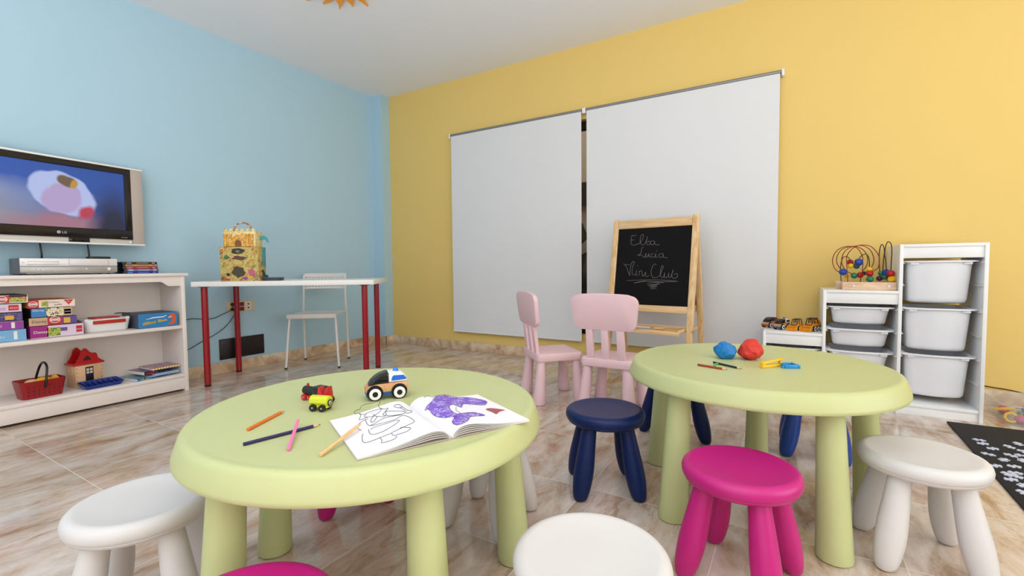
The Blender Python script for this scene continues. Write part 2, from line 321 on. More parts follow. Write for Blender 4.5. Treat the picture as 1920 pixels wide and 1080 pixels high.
DRAW=[[(-0.1211,0.2423),(-0.1291,0.2465),(-0.1273,0.2609),(-0.1187,0.2688),(-0.1135,0.2665),(-0.1041,0.2864),(-0.0914,0.2903),(-0.0828,0.2833),(-0.0755,0.2812),(-0.0659,0.2778),(-0.0648,0.2654),(-0.0731,0.2532),(-0.076,0.2299),(-0.0701,0.2115),(-0.0627,0.2107),(-0.074,0.1948),(-0.0842,0.1813),(-0.08,0.171),(-0.0854,0.1694),(-0.0958,0.1834),(-0.1002,0.1936),(-0.1116,0.1767),(-0.1152,0.1638),(-0.1094,0.1611),(-0.0958,0.1834)],[(-0.1211,0.2423),(-0.1161,0.2252),(-0.103,0.228),(-0.0906,0.2278),(-0.0764,0.2225),(-0.0779,0.2149),(-0.0911,0.1999),(-0.1047,0.1949),(-0.1157,0.2036),(-0.1166,0.2138),(-0.1101,0.2199)],[(-0.1211,0.2423),(-0.122,0.2228),(-0.1318,0.1993),(-0.1233,0.1972),(-0.112,0.1993)],[(-0.0489,0.2097),(-0.0428,0.2164),(-0.0361,0.2131),(-0.035,0.1971),(-0.0421,0.1875),(-0.0485,0.1992),(-0.0489,0.2097)],[(-0.0413,0.1898),(-0.0393,0.1516)],[(-0.0355,0.1954),(-0.0335,0.1573),(-0.0263,0.1562),(-0.0306,0.1423),(-0.0387,0.1391),(-0.0437,0.1462)],[(-0.0703,0.1944),(-0.0721,0.1968),(-0.0776,0.1631),(-0.0496,0.1435),(-0.0441,0.1559),(-0.0582,0.1774),(-0.0703,0.1944)],[(-0.1211,0.1876),(-0.1234,0.1441),(-0.0909,0.1592),(-0.0735,0.1529),(-0.0536,0.1392)],[(-0.1147,0.1891),(-0.1292,0.1836),(-0.1424,0.1678),(-0.1473,0.1524),(-0.1446,0.1319)],[(-0.1234,0.1441),(-0.1155,0.1393),(-0.1068,0.1373),(-0.0897,0.132),(-0.0717,0.1286),(-0.0529,0.134),(-0.0463,0.1046),(-0.0479,0.0787),(-0.067,0.0732),(-0.1007,0.0679)],[(-0.1309,0.1245),(-0.1343,0.0942),(-0.1121,0.0888),(-0.0724,0.1086),(-0.072,0.1205),(-0.1009,0.1259),(-0.1189,0.1272),(-0.1275,0.1209)],[(-0.146,0.1093),(-0.1523,0.0934),(-0.1556,0.0601),(-0.1218,0.0634),(-0.1015,0.0653),(-0.1027,0.056),(-0.0985,0.0438),(-0.1026,0.0348),(-0.1165,0.0317),(-0.13,0.036),(-0.1257,0.0469),(-0.1251,0.0634)],[(-0.081,0.0727),(-0.0761,0.0737),(-0.0671,0.0601),(-0.0661,0.0513),(-0.077,0.045),(-0.0969,0.0489)],[(-0.0985,0.2164),(-0.098,0.2148)],[(-0.0889,0.2187),(-0.0884,0.217)],[(-0.1001,0.2027),(-0.0956,0.2032)]]
WHALE=[(0.0092,0.1643),(0.0154,0.1729),(0.0362,0.1904),(0.0751,0.2493),(0.1057,0.2644),(0.1216,0.2388),(0.1546,0.2239),(0.1777,0.1786),(0.1642,0.1514),(0.1506,0.1461),(0.1162,0.1657),(0.1052,0.1614),(0.0897,0.1354),(0.0831,0.1452),(0.0789,0.1604),(0.0613,0.1432),(0.0498,0.1093),(0.048,0.0771),(0.0629,0.0806),(0.0973,0.0895),(0.1119,0.0623),(0.0736,0.0542),(0.0507,0.0246),(0.0311,0.0105),(0.0197,0.0175),(0.02,0.0393),(0.0337,0.0578),(0.0197,0.0718),(0.0126,0.0965),(0.0112,0.1238),(0.0148,0.1548)]
FISH=[(0.139,0.1087),(0.1574,0.1152),(0.1796,0.0867),(0.1611,0.0806),(0.1434,0.0655),(0.1421,0.0831)]
DRAW2=[[(0.0092,0.1643),(0.0154,0.1729),(0.0362,0.1904),(0.0751,0.2493),(0.1057,0.2644),(0.1216,0.2388),(0.1546,0.2239),(0.1777,0.1786),(0.1642,0.1514),(0.1506,0.1461),(0.1162,0.1657),(0.1052,0.1614),(0.0897,0.1354),(0.0831,0.1452),(0.0789,0.1604),(0.0613,0.1432),(0.0498,0.1093),(0.048,0.0771),(0.0629,0.0806),(0.0973,0.0895),(0.1119,0.0623),(0.0736,0.0542),(0.0507,0.0246),(0.0311,0.0105),(0.0197,0.0175),(0.02,0.0393),(0.0337,0.0578),(0.0197,0.0718),(0.0126,0.0965),(0.0112,0.1238),(0.0148,0.1548),(0.0092,0.1643)],[(0.0751,0.1343),(0.0616,0.1087),(0.0593,0.0787)],[(0.0348,0.2358),(0.0508,0.247),(0.0575,0.2352),(0.0795,0.2596)],[(0.118,0.1495),(0.1173,0.1465)]]
WIRES=[('red',3.36,[(0.255,0.769),(0.237,0.787),(0.225,0.822),(0.224,0.85),(0.235,0.885),(0.258,0.909),(0.289,0.919),(0.323,0.916),(0.346,0.904),(0.363,0.872),(0.368,0.848),(0.367,0.814),(0.364,0.772),(0.36,0.745),(0.359,0.713)]),('red',3.38,[(0.265,0.785),(0.25,0.815),(0.245,0.843),(0.251,0.875),(0.268,0.903),(0.297,0.916),(0.331,0.918),(0.364,0.904),(0.387,0.875),(0.395,0.841),(0.389,0.806),(0.37,0.775)]),('red',3.34,[(0.316,0.759),(0.29,0.776),(0.272,0.808),(0.266,0.836),(0.271,0.874),(0.288,0.901),(0.315,0.916),(0.349,0.922),(0.376,0.916),(0.401,0.895),(0.413,0.864),(0.415,0.837),(0.408,0.806),(0.398,0.789)]),('red',3.3,[(0.294,0.708),(0.291,0.78),(0.287,0.849),(0.293,0.876),(0.304,0.896),(0.323,0.914),(0.344,0.922),(0.369,0.923),(0.399,0.914),(0.423,0.886),(0.434,0.86),(0.435,0.83),(0.428,0.793),(0.41,0.776),(0.396,0.763)]),('green',3.37,[(0.268,0.712),(0.265,0.779),(0.267,0.822),(0.273,0.85),(0.285,0.861),(0.3,0.853),(0.309,0.835),(0.326,0.817),(0.343,0.817),(0.351,0.838),(0.359,0.859),(0.375,0.873),(0.386,0.868),(0.395,0.848),(0.4,0.82),(0.403,0.744),(0.405,0.713)]),('dark',3.33,[(0.445,0.725),(0.441,0.846),(0.443,0.897),(0.449,0.925),(0.456,0.913),(0.459,0.88),(0.456,0.829),(0.456,0.725)]),('dark',3.29,[(0.473,0.72),(0.465,0.829),(0.46,0.872),(0.463,0.918),(0.47,0.938),(0.481,0.924),(0.486,0.885),(0.487,0.812),(0.488,0.717)])]
BEADS=[('blue',0.275,0.769,3.36,0.0168),('yellow',0.297,0.743,3.4,0.0106),('green',0.327,0.748,3.34,0.014),('red',0.357,0.751,3.36,0.014),('purple',0.377,0.761,3.38,0.0101),('yellow',0.397,0.783,3.33,0.014),('red',0.394,0.761,3.3,0.0146),('green',0.395,0.729,3.29,0.0146),('red',0.309,0.826,3.37,0.014),('yellow',0.31,0.805,3.35,0.0118),('green',0.341,0.803,3.38,0.0134),('blue',0.347,0.826,3.34,0.0174),('green',0.448,0.762,3.33,0.0112),('purple',0.442,0.732,3.33,0.0123),('blue',0.471,0.766,3.31,0.0154),('green',0.466,0.742,3.32,0.0126),('red',0.486,0.76,3.29,0.0162),('yellow',0.492,0.73,3.29,0.0162)]
PIECES=[(0.756,2.869),(0.755,2.819),(0.772,2.764),(0.841,2.826),(0.888,2.892),(0.734,2.673),(0.809,2.702),(0.768,2.627),(0.718,2.533),(0.778,2.561),(0.758,2.483),(0.722,2.399),(0.75,2.447),(0.849,2.721),(0.871,2.783),(0.83,2.656),(0.727,2.453),(0.741,2.356),(0.718,2.282)]

# ================================================================== ROOM
b = new(); box(b, (XB - 0.15, YB - 0.15, -0.12), (XR + 0.15, YW + 0.2, 0)); struct('floor', b, floor_mat())
b = new(); box(b, (XB - 0.15, YB - 0.15, ZC), (XR + 0.15, YW + 0.2, ZC + 0.12)); struct('ceiling', b, mat('ceiling_paint', (240, 241, 244), 0.9, var=0.01, vscale=3))
BW = mat('blue_wall_paint', (178, 212, 230), 0.8, var=0.015, vscale=2, bump=0.06, bscale=160)
YWm = mat('yellow_wall_paint', (234, 202, 120), 0.8, var=0.015, vscale=2, bump=0.06, bscale=160)
b = new(); box(b, (XB - 0.15, YB - 0.15, 0), (XB, YW + 0.2, ZC)); struct('wall_left', b, BW)
b = new(); box(b, (XB, 3.523, 0), (-3.69, YW, ZC)); struct('trim_1', b, BW)
# yellow wall with the opening of the glazed terrace door behind the blinds
OX0, OX1, OZ0, OZ1 = -2.62, -0.3, 0.24, 2.03
b = new()
box(b, (-3.69, YW, 0), (OX0, YW + 0.2, ZC)); box(b, (OX1, YW, 0), (XR + 0.15, YW + 0.2, ZC))
box(b, (OX0, YW, OZ1), (OX1, YW + 0.2, ZC)); box(b, (OX0, YW, 0), (OX1, YW + 0.2, OZ0))
struct('wall_back', b, YWm)
# right wall and rear wall (behind the camera) with window openings, the rear one added to let fill light in
WP = mat('white_wall_paint', (232, 230, 226), 0.85, var=0.01, vscale=2)
def wall_hole(name, axis, a0, a1, pos0, pos1, h0, h1, z0, z1, m):
    b = new()
    def bx(u0, u1, c0, c1):
        if axis == 'x': box(b, (pos0, u0, c0), (pos1, u1, c1))
        else: box(b, (u0, pos0, c0), (u1, pos1, c1))
    bx(a0, h0, 0, ZC); bx(h1, a1, 0, ZC); bx(h0, h1, z1, ZC); bx(h0, h1, 0, z0)
    struct(name, b, m)
wall_hole('wall_right', 'x', YB - 0.15, YW, XR, XR + 0.15, -0.1, 2.8, 0.3, 2.2, YWm)
wall_hole('wall_front', 'y', XB, XR, YB - 0.15, YB, -2.4, 2.0, 0.35, 2.35, WP)
SK = skirting_mat()
b = new(); box(b, (XB, YB, 0), (XB + 0.012, 3.523, 0.087), 0.003); box(b, (XB + 0.012, 3.511, 0), (-3.678, 3.523, 0.087), 0.003); struct('baseboard_left', b, SK)
b = new(); box(b, (-3.69, 3.511, 0), (-3.678, YW, 0.087), 0.003); box(b, (-3.678, YW - 0.012, 0), (XR, YW, 0.087), 0.003); struct('baseboard_back', b, SK)
# glazed terrace door seen through the slit between the blinds
DF = mat('dark_bronze_frame', (44, 30, 24), 0.35)
root = bpy.data.objects.new('window_1', None); C.objects.link(root); root['kind'] = 'structure'
b = new()
for x0, x1, z0, z1 in ((OX0, OX1, OZ1 - 0.07, OZ1), (OX0, OX1, OZ0, OZ0 + 0.1), (OX0, OX0 + 0.06, OZ0 + 0.1, OZ1 - 0.07), (OX1 - 0.06, OX1, OZ0 + 0.1, OZ1 - 0.07)):
    box(b, (x0, YW + 0.05, z0), (x1, YW + 0.1, z1), 0.003)
obj('window_frame', b, DF, root)
gl = mat('window_glass', (235, 240, 238), 0.02, trans=1.0, spec=0.5)
b = new(); box(b, (OX0 + 0.06, YW + 0.073, OZ0 + 0.1), (OX1 - 0.06, YW + 0.077, OZ1 - 0.07)); obj('glass_pane', b, gl, root)
# outside, seen through that slit
b = new(); box(b, (-9, 5.6, -0.1), (2, 5.8, 4.2)); tag(obj('terrace_wall', b, mat('beige_render', (205, 176, 148), 0.9)), 'beige rendered wall outside, glimpsed through the slit between the blinds', 'wall')
b = new(); box(b, (-9, 5.5, 1.59), (2, 5.6, 1.87)); tag(obj('beam', b, DF), 'dark horizontal beam on the wall outside, glimpsed through the slit between the blinds', 'beam')
b = new()
for i in range(26):
    t = bmesh.new(); bmesh.ops.create_icosphere(t, subdivisions=2, radius=0.32)
    for v in t.verts: v.co *= 1 + random.uniform(-0.16, 0.16)
    merge(b, t, T(-5.4 + i * 0.2, 5.05 + random.uniform(-0.06, 0.06), random.choice((0.3, 0.75, 1.15))))
tag(obj('hedge', b, patchwork('dark_hedge', [(24, 26, 16), (46, 46, 24), (70, 58, 34)], 5)), 'dark hedge outside, glimpsed through the slit between the blinds', 'hedge', kind='stuff')
b = new(); box(b, (-9, YW + 0.2, -0.12), (3, 5.6, -0.02)); tag(obj('terrace_floor', b, mat('terrace_tile', (150, 130, 110), 0.8)), 'terrace paving outside, behind the window blinds', 'paving')

# ================================================================== BLINDS
BL = mat('blind_fabric', (226, 227, 229), 0.85, var=0.012, vscale=5, bump=0.03, bscale=700)
def blind(x0, x1, zt, zb, label):
    r = thing('roller_blind', label, 'blind', ((x0 + x1) / 2, YW, zb), 0, 'roller blinds over the terrace window')
    h = zt - zb; hw = (x1 - x0) / 2
    b = new(); t = bmesh.new(); nx, nz = 24, 20
    g = [[t.verts.new((-hw + 2 * hw * i / nx, -0.046 + 0.0025 * math.sin(i * 0.9 + j * 0.35) * (1 - j / nz), h * j / nz)) for i in range(nx + 1)] for j in range(nz + 1)]
    for j in range(nz):
        for i in range(nx): t.faces.new((g[j][i], g[j][i + 1], g[j + 1][i + 1], g[j + 1][i]))
    e = bmesh.ops.extrude_face_region(t, geom=t.faces[:])
    for v in [q for q in e['geom'] if isinstance(q, bmesh.types.BMVert)]: v.co.y += 0.0012
    bmesh.ops.recalc_face_normals(t, faces=t.faces); merge(b, t); obj('blind_sheet', b, BL, r)
    b = new(); tube(b, [(-hw + 0.002, -0.046, 0.006), (hw - 0.002, -0.046, 0.006)], 0.006, 8); obj('hem_bar', b, BL, r)
    b = new(); tube(b, [(-hw - 0.008, -0.040, h + 0.010), (hw + 0.008, -0.040, h + 0.010)], 0.0125, 14); obj('roller_tube', b, mat('roller_metal', (142, 142, 144), 0.4, metal=0.5), r)
    for s in (-1, 1):
        b = new(); box(b, (s * (hw + 0.0165) - 0.0085, -0.052, h - 0.018), (s * (hw + 0.0165) + 0.0085, -0.001, h + 0.026), 0.004); obj('bracket', b, WHITE, r)
    return r
b1 = blind(-2.826, -1.478, 2.080, 0.186, 'white roller blind on the yellow wall, the left one nearer the corner')
blind(-1.432, -0.070, 2.080, 0.186, 'white roller blind on the yellow wall, the right one behind the chalkboard easel')

# ================================================================== ROUND TABLES
def round_table(x, y, ph, label):
    r = thing('round_table', label, 'table', (x, y, 0), 0, 'light green round children\'s tables')
    b = new(); lathe(b, [(0, .4745), (.382, .4745), (.390, .4750), (.397, .4765), (.403, .4755), (.4085, .4725), (.4125, .466), (.4185, .448), (.4245, .431), (.425, .424), (.4225, .420), (.417, .4195), (.412, .424), (.404, .44), (0, .44)], 128)
    obj('tabletop', b, GREEN, r)
    for k in range(5):
        a = math.radians(ph + 72 * k); c = (math.cos(a), math.sin(a)); n = 10; t = bmesh.new()
        prof = [(0, 0.0), (.039, 0.0), (.0445, .003), (.046, .010)] + [(.046 - .012 * (q / 8) ** .85, .012 + .43 * q / 8) for q in range(1, 9)] + [(0, .442)]
        lathe(t, prof, 36)
        for v in t.verts:
            f_ = 1 - v.co.z / .44; v.co.x += c[0] * (.340 + .028 * f_); v.co.y += c[1] * (.340 + .028 * f_)
        b = new(); merge(b, t); obj('leg', b, GREEN, r)
    return r
round_table(-.909, .823, 45, 'light green round table in front, carrying the open colouring book and toy car')
round_table(-.1005, 1.822, -125, 'light green round table further right, carrying the blue and red clay lumps')

# ================================================================== STOOLS
def make_stool(m, ph):
    r = bpy.data.objects.new('stool', None); C.objects.link(r)
    b = new(); lathe(b, [(0, .2885), (.07, .2893), (.105, .2925), (.120, .2965), (.128, .2970), (.136, .2935), (.1415, .287), (.144, .278), (.1435, .270), (.1415, .2635), (.1395, .2615), (.1385, .2615), (.139, .2595), (.1365, .254), (.131, .2505), (.11, .249), (0, .249)], 96)
    obj('seat', b, m, r)
    prof = [(0, 0), (.014, .0005), (.021, .004), (.0255, .012), (.0295, .028), (.0325, .05), (.0345, .075), (.0348, .10), (.0335, .13), (.0310, .165), (.0285, .20), (.0265, .23), (.0255, .256), (0, .256)]
    for k in range(4):
        a = math.radians(ph + 90 * k); t = bmesh.new(); lathe(t, prof, 28)
        for v in t.verts:
            f_ = v.co.z / .256; v.co.x += math.cos(a) * (.146 - .056 * f_); v.co.y += math.sin(a) * (.146 - .056 * f_)
        b = new(); merge(b, t); obj('leg', b, m, r)
    return r
G = "children's stools round the green tables"
stool_spots = [
 (NAVY, 73.5, -.574, 1.618, 'navy blue stool standing clear between the two green tables'),
 (NAVY, 85, -.46, 2.255, 'dark navy stool behind the left side of the further green table'),
 (BLUEP, 46, .102, 2.372, 'royal blue stool behind the further green table, legs seen under its right half'),
 (MAGENTA, 32, -.102, 1.326, 'magenta stool in front of the further green table, seen whole'),
 (MAGENTA, 18, -1.334, 1.09, 'magenta stool behind the nearer green table, only feet showing under its rim'),
 (MAGENTA, 20, -.703, .363, 'magenta stool at the bottom edge of the picture, seat cut off'),
 (STWHITE, 53, .322, 1.661, 'matt white stool on the right beside the further green table'),
 (STWHITE, 50, -.83, 1.225, 'matt white stool under the right edge of the nearer green table'),
 (STWHITE, 8, -1.27, .457, 'matt white stool at the left edge of the nearer green table'),
 (STWHITE, 25, -.305, .783, 'matt white stool at the bottom centre, seen from above'),
]
for m_, ph, x, y, lab in stool_spots:
    s_ = make_stool(m_, ph); s_.location = (x, y, 0); tag(s_, lab, 'stool', G)

# ================================================================== PINK CHAIRS
def pink_chair(x, y, rz, label):
    """facing local +y, backrest at local -y"""
    r = thing('childrens_chair', label, 'chair', (x, y, 0), rz, "pale pink children's chairs")
    b = new(); prism(b, rrect(.30, .29, .025, 5), .252, .300, None, 0, .008); obj('seat', b, PINK, r)
    for sx in (-1, 1):
        for sy in (-1, 1):
            t = bmesh.new(); lathe(t, [(0, 0), (.034, 0), (.0385, .003), (.040, .01), (.037, .06), (.030, .17), (.0255, .252), (0, .252)], 24)
            for v in t.verts:
                f_ = 1 - v.co.z / .252; v.co.x += sx * (.115 + .022 * f_); v.co.y += sy * (.110 + .022 * f_)
            b = new(); merge(b, t); obj('leg', b, PINK, r)
    # backrest: leaning back board on three slats
    lean = math.radians(6.5); y0 = -.128
    M = T(0, y0, .295) @ RX(lean)
    for k in (-1, 0, 1):
        b = new()
        x0 = k * .090
        for (wa, wb) in (((.022), (.021)),):
            pts = [(x0 - wa, -.005), (x0 + wa, -.005), (x0 + wb, .175), (x0 - wb, .175)]
        prism(b, pts, -.011, .011, M @ basis((1, 0, 0), (0, 0, 1), (0, -1, 0)), 0, .004); obj('back_slat', b, PINK, r)
    out = []
    W1, W2 = .194, .180
    def arc(cx, cy, rr, a0, a1, n=7): return [(cx + rr * math.cos(math.radians(a0 + (a1 - a0) * q / n)), cy + rr * math.sin(math.radians(a0 + (a1 - a0) * q / n))) for q in range(n + 1)]
    rr = .044
    top = [(-.19 + .38 * q / 14 * 1.0, 0) for q in range(1, 14)]
    poly = arc(W1 - rr, .37 - rr - .006, rr, 0, 80) + [(W1 * .7 * (1 - q / 6) + 0 - W1 * .7 * q / 6, .370 + .005 * math.sin(PI * q / 6)) for q in range(7)] + arc(-W1 + rr, .37 - rr - .006, rr, 100, 180) + arc(-W2 + rr, .170 + rr, rr, 186, 268) + arc(W2 - rr, .170 + rr, rr, -88, -6)
    b = new(); t = bmesh.new(); prism(t, poly, -.013, .013, None, 0, .006)
    t.transform(M @ basis((1, 0, 0), (0, 0, 1), (0, -1, 0))); merge(b, t); obj('backrest', b, PINK, r)
    return r
pink_chair(-1.266, 2.594, math.radians(-44.3), 'pale pink chair turned towards the right, the one standing further left')
pink_chair(-.862, 2.585, math.radians(-2), 'pale pink chair seen from behind, in front of the chalkboard easel')

# ================================================================== EASEL
er = thing('easel', 'pine A-frame easel with a blackboard, standing before the right blind', 'easel', (-1.112, 3.337, 0), math.atan2(-.130, .9915))
HH = 1.15; FT = .19
th = math.atan(FT / HH)
# local: x along the board, y away from the room; board plane tilts; coordinates (u, s) with s down from the top
MF = basis((1, 0, 0), (0, -math.sin(th), -math.cos(th)), (0, -math.cos(th), math.sin(th)), (0, 0, HH))   # x=u, y=s, z=outward
LS = math.hypot(HH, FT)
MBK = basis((1, 0, 0), (0, math.sin(th), -math.cos(th)), (0, math.cos(th), math.sin(th)), (0, .004, HH))
for u0 in (-.004, .565):
    b = new(); box(b, (u0, -.003, -.022), (u0 + .042, LS - .004, 0), .003, MF); obj('front_leg', b, PINEV, er)
    b = new(); box(b, (u0 + .002, .012, -.022), (u0 + .040, LS - .004, 0), .003, MBK); obj('rear_leg', b, PINEV, er)
b = new(); box(b, (.038, .006, -.019), (.565, .058, -.003), .002, MF); obj('front_rail', b, PINE, er); b = new(); box(b, (.038, .612, -.019), (.565, .657, -.003), .002, MF); obj('front_rail', b, PINE, er)
b = new(); box(b, (.038, .02, -.019), (.565, .065, -.003), .002, MBK); obj('rear_rail', b, PINE, er); b = new(); box(b, (.038, .612, -.019), (.565, .657, -.003), .002, MBK); obj('rear_rail', b, PINE, er)
b = new(); box(b, (.038, .058, -.014), (.565, .612, -.007), 0, MF)
bd_ = obj('blackboard', b, mat('chalkboard', (17, 16, 18), 0.85, var=0.12, vscale=6, spec=0.2), er)
b = new(); box(b, (.038, .065, -.014), (.565, .612, -.007), 0, MBK); obj('rear_board', b, mat('hardboard', (120, 84, 52), 0.7), er)
b = new()
for st in CHALK:
    P = smoothpts([(u, s, -.0062) for u, s in st], 3) if len(st) > 2 else [Vector((u, s, -.0062)) for u, s in st]
    tube(b, [MF @ p for p in P], .00085, 5)
obj('chalk_writing', b, mat('chalk_line', (150, 148, 148), 0.9, var=0.3, vscale=300), bd_)
b = new()
z_t = HH - .78 * math.cos(th)
box(b, (.045, -.235, z_t), (.56, -.03, z_t + .008), .002); box(b, (.045, -.247, z_t - .012), (.56, -.235, z_t + .014), .003); box(b, (.045, -.03, z_t - .012), (.56, -.018, z_t + .024), .003)
box(b, (.045, -.235, z_t), (.057, -.03, z_t + .024), .002); box(b, (.548, -.235, z_t), (.56, -.03, z_t + .024), .002)
obj('tray', b, PINE, er)
b = new()
b.free()
for u0 in (.0375, .5655):
    b = new(); box(b, (u0, -.11, z_t + .0), (u0 + .008, .15, z_t + .02), .002); obj('spreader_bar', b, PINE, er)
for u0 in (-.007, .607):
    b = new(); tube(b, [(u0 - .003, -.128, z_t + .01), (u0 + .006, -.128, z_t + .01)], .008, 12); obj('bolt', b, CHROME, er)
zc = z_t + .0095
def easel_pt(x, y, z):
    a = math.atan2(-.130, .9915); return (-1.112 + x * math.cos(a) - y * math.sin(a), 3.337 + x * math.sin(a) + y * math.cos(a), z)
for nm, x0, y0, x1, y1, rr, cc, lab in (('marker_pen', .20, -.16, .34, -.16, .008, (196, 196, 210), 'pale grey marker pen lying in the easel tray'), ('chalk_stick', .37, -.17, .43, -.15, .009, (206, 168, 120), 'tan stub of chalk lying at the right end of the easel tray'), ('chalk_stick', .12, -.16, .19, -.17, .007, (226, 160, 150), 'pink chalk stick lying at the left end of the easel tray')):
    b = new(); tube(b, [easel_pt(x0, y0, zc + rr), easel_pt(x1, y1, zc + rr)], rr, 14); tag(obj(nm, b, mat(nm + '_%d' % cc[2], cc, .7)), lab, 'pen' if 'marker' in nm else 'chalk')

# ================================================================== BOOKSHELF (blue wall, left)
bs = thing('bookcase', 'low cream painted bookcase under the television, holding games and books', 'bookcase', (-3.499, .87, 0))
# local: x = 0 at the front face (negative to the wall), y from -0.67 to 0.668
Y0, Y1 = -.72, .668; D = -.318
b = new(); box(b, (D, Y0, .7755), (.016, Y1 + .022, .797), .007, None, 0, 3); obj('top', b, CREAM, bs)
b = new(); box(b, (D, Y1 - .022, 0), (0, Y1, .7755), .002); obj('side_panel', b, CREAM, bs)
b = new(); box(b, (D, Y0, 0), (0, Y0 + .022, .7755), .002); obj('side_panel', b, CREAM, bs)
b = new(); box(b, (D, Y0 + .022, .02), (D + .012, Y1 - .022, .7755)); obj('back_panel', b, CREAM, bs)
b = new(); box(b, (D + .012, Y0 + .022, .424), (.004, Y1 - .022, .446), .004); obj('shelf', b, CREAM, bs)
b = new(); box(b, (D + .012, Y0 + .022, .095), (.004, Y1 - .022, .117), .004); obj('bottom_shelf', b, CREAM, bs)
b = new(); box(b, (-.014, Y0 + .022, .014), (-.002, Y1 - .022, .095), .002); obj('kick_board', b, CREAM, bs)
def apron():
    n = 10; pts = [(Y0 + .022, .7755), (Y1 - .022, .7755), (Y1 - .022, .712), (Y1 - .085, .712)]
    pts += [(Y1 - .085 - .055 * q / n, .712 + .03 * (0.5 - 0.5 * math.cos(PI * q / n))) for q in range(1, n + 1)]
    pts += [(Y0 + .022, .742)]
    return pts
b = new(); prism(b, apron(), -.016, -.001, basis((0, 1, 0), (0, 0, 1), (1, 0, 0))); obj('apron', b, CREAM, bs)
b = new(); box(b, (-.0015, Y1 - .023, 0), (.004, Y1 + .001, .7755), .002); obj('stile', b, CREAM, bs); b = new(); box(b, (-.0015, Y0 - .001, 0), (.004, Y0 + .023, .7755), .002); obj('stile', b, CREAM, bs)

# games: a box with a decorated front.  front at x, y0..y1, z0..z1; panels = [(ya, yb, za, zb, material)] in 0..1
def text_front(par, s, size, m, y, z, x, sx=1.0, name='lettering'):
    return lettering(s, size, m, par, basis((0, 1, 0), (0, 0, 1), (1, 0, 0), (x, y, z)), name, sx=sx)
WHT = mat('white_print', (238, 236, 236), .5); REDM = mat('red_print', (198, 40, 48), .45); TXT = mat('dark_print', (60, 50, 60), .5); PINKP = mat('pink_print', (226, 90, 110), .5)
def game(y0, y1, z0, z1, xf, depth, base, side, panels, label, rz=0.0, group=None, name='game_box', cat='game box', lid=True):
    r = thing(name, label, cat, (xf - depth / 2, (y0 + y1) / 2, z0), rz, group)
    hd, hw, h = depth / 2, (y1 - y0) / 2, z1 - z0
    b = new(); box(b, (-hd, -hw, 0), (hd, hw, h - .0008), .0015, None, 0); obj('box_body', b, side, r)
    ms = [base]; b = new(); box(b, (hd, -hw + .001, .001), (hd + .0006, hw - .001, h - .002), 0, None, 0)
    for ya, yb, za, zb, m_ in panels:
        if m_ not in ms: ms.append(m_)
        if isinstance(ya, str): pass
        x = hd + .0010
        quad(b, [(x, -hw + 2 * hw * ya, h * za), (x, -hw + 2 * hw * yb, h * za), (x, -hw + 2 * hw * yb, h * zb), (x, -hw + 2 * hw * ya, h * zb)], ms.index(m_))
    obj('printed_front', b, ms, r)
    return r, hd + .0013, hw, h
def educa(r, x, y, z, s):
    b = new(); M = basis((0, 1, 0), (0, 0, 1), (1, 0, 0), (x, y, z))
    prism(b, [(s * 1.25 * a, s * c) for a, c in circ2(1, 20)], 0, .0003, M, 0); prism(b, [(s * 1.08 * a, s * .84 * c) for a, c in circ2(1, 20)], .0003, .0006, M, 1)
    prism(b, [(s * .98 * a, s * .34 * c) for a, c in ((-1, -1), (1, -1), (1, 1), (-1, 1))], .0006, .0009, M, 0)
    obj('emblem', b, [WHT, REDM], r); text_front(r, 'EDUCA', s * .62, REDM, y - s * .92, z - s * .22, x + .001, .9)
DARKS = mat('dark_box_side', (40, 34, 34), .5); ORB = mat('orange_box', (224, 142, 84), .5); PURB = mat('purple_box', (96, 78, 150), .5); MAGB = mat('magenta_box', (158, 28, 128), .5)
BLB = mat('blue_box', (62, 132, 196), .5); TANB = mat('tan_box', (206, 170, 140), .5); LILB = mat('lilac_box', (222, 206, 224), .5); GRB = mat('green_picture', (150, 178, 72), .5); GOB = mat('gold_picture', (226, 178, 60), .5)
PIC1 = patchwork('picture_party', [(60, 40, 60), (228, 216, 150), (238, 236, 236), (200, 70, 60), (90, 160, 190)], 60)
PIC2 = patchwork('picture_meadow', [(70, 100, 40), (150, 178, 72), (184, 196, 90), (196, 90, 60), (230, 200, 120)], 60)
PIC3 = patchwork('picture_night', [(50, 40, 90), (84, 72, 130), (110, 96, 150), (60, 50, 60)], 40)
LB = mat('light_blue_print', (120, 178, 222), .5)
Gg = 'game boxes stacked on the middle shelf'
xf = -3.535
r, x, hw, h = game(.44, .796, .650, .695, xf, .25, WHT, DARKS, [(0, .72, .0, .06, WHT), (.42, .80, .06, .92, REDM), (.80, .985, .1, .7, PIC2), (.80, .99, .7, .95, DARKS)], 'game box with red label and green meadow picture, topmost of the far left stack', 0, Gg); educa(r, x, .080, h * .5, .017)
r, x, hw, h = game(.44, .770, .603, .647, xf, .25, LILB, WHT, [(.5, .82, .25, .6, mat('lilac_print', (206, 170, 214), .5)), (.85, .965, .2, .85, REDM)], 'white and lilac game box, second from the top of the far left stack', 0, Gg); text_front(r, 'EDUCA', .010, WHT, hw - .045, h * .42, x, .9)
r, x, hw, h = game(.44, .772, .558, .601, xf, .25, PIC3, DARKS, [(.44, .74, .05, .55, REDM), (.80, .90, .12, .62, GOB)], 'dark purple game box with red and yellow prints, middle of the far left stack', 0, Gg)
r, x, hw, h = game(.44, .774, .511, .555, xf, .25, mat('violet_print', (150, 60, 160), .5), LILB, [(.0, .62, .08, .95, LILB), (.86, .90, .15, .85, WHT)], 'white and violet game box, second from the bottom of the far left stack', 0, Gg); text_front(r, 'PUZZLE', .014, WHT, hw - .12, h * .35, x, .8)
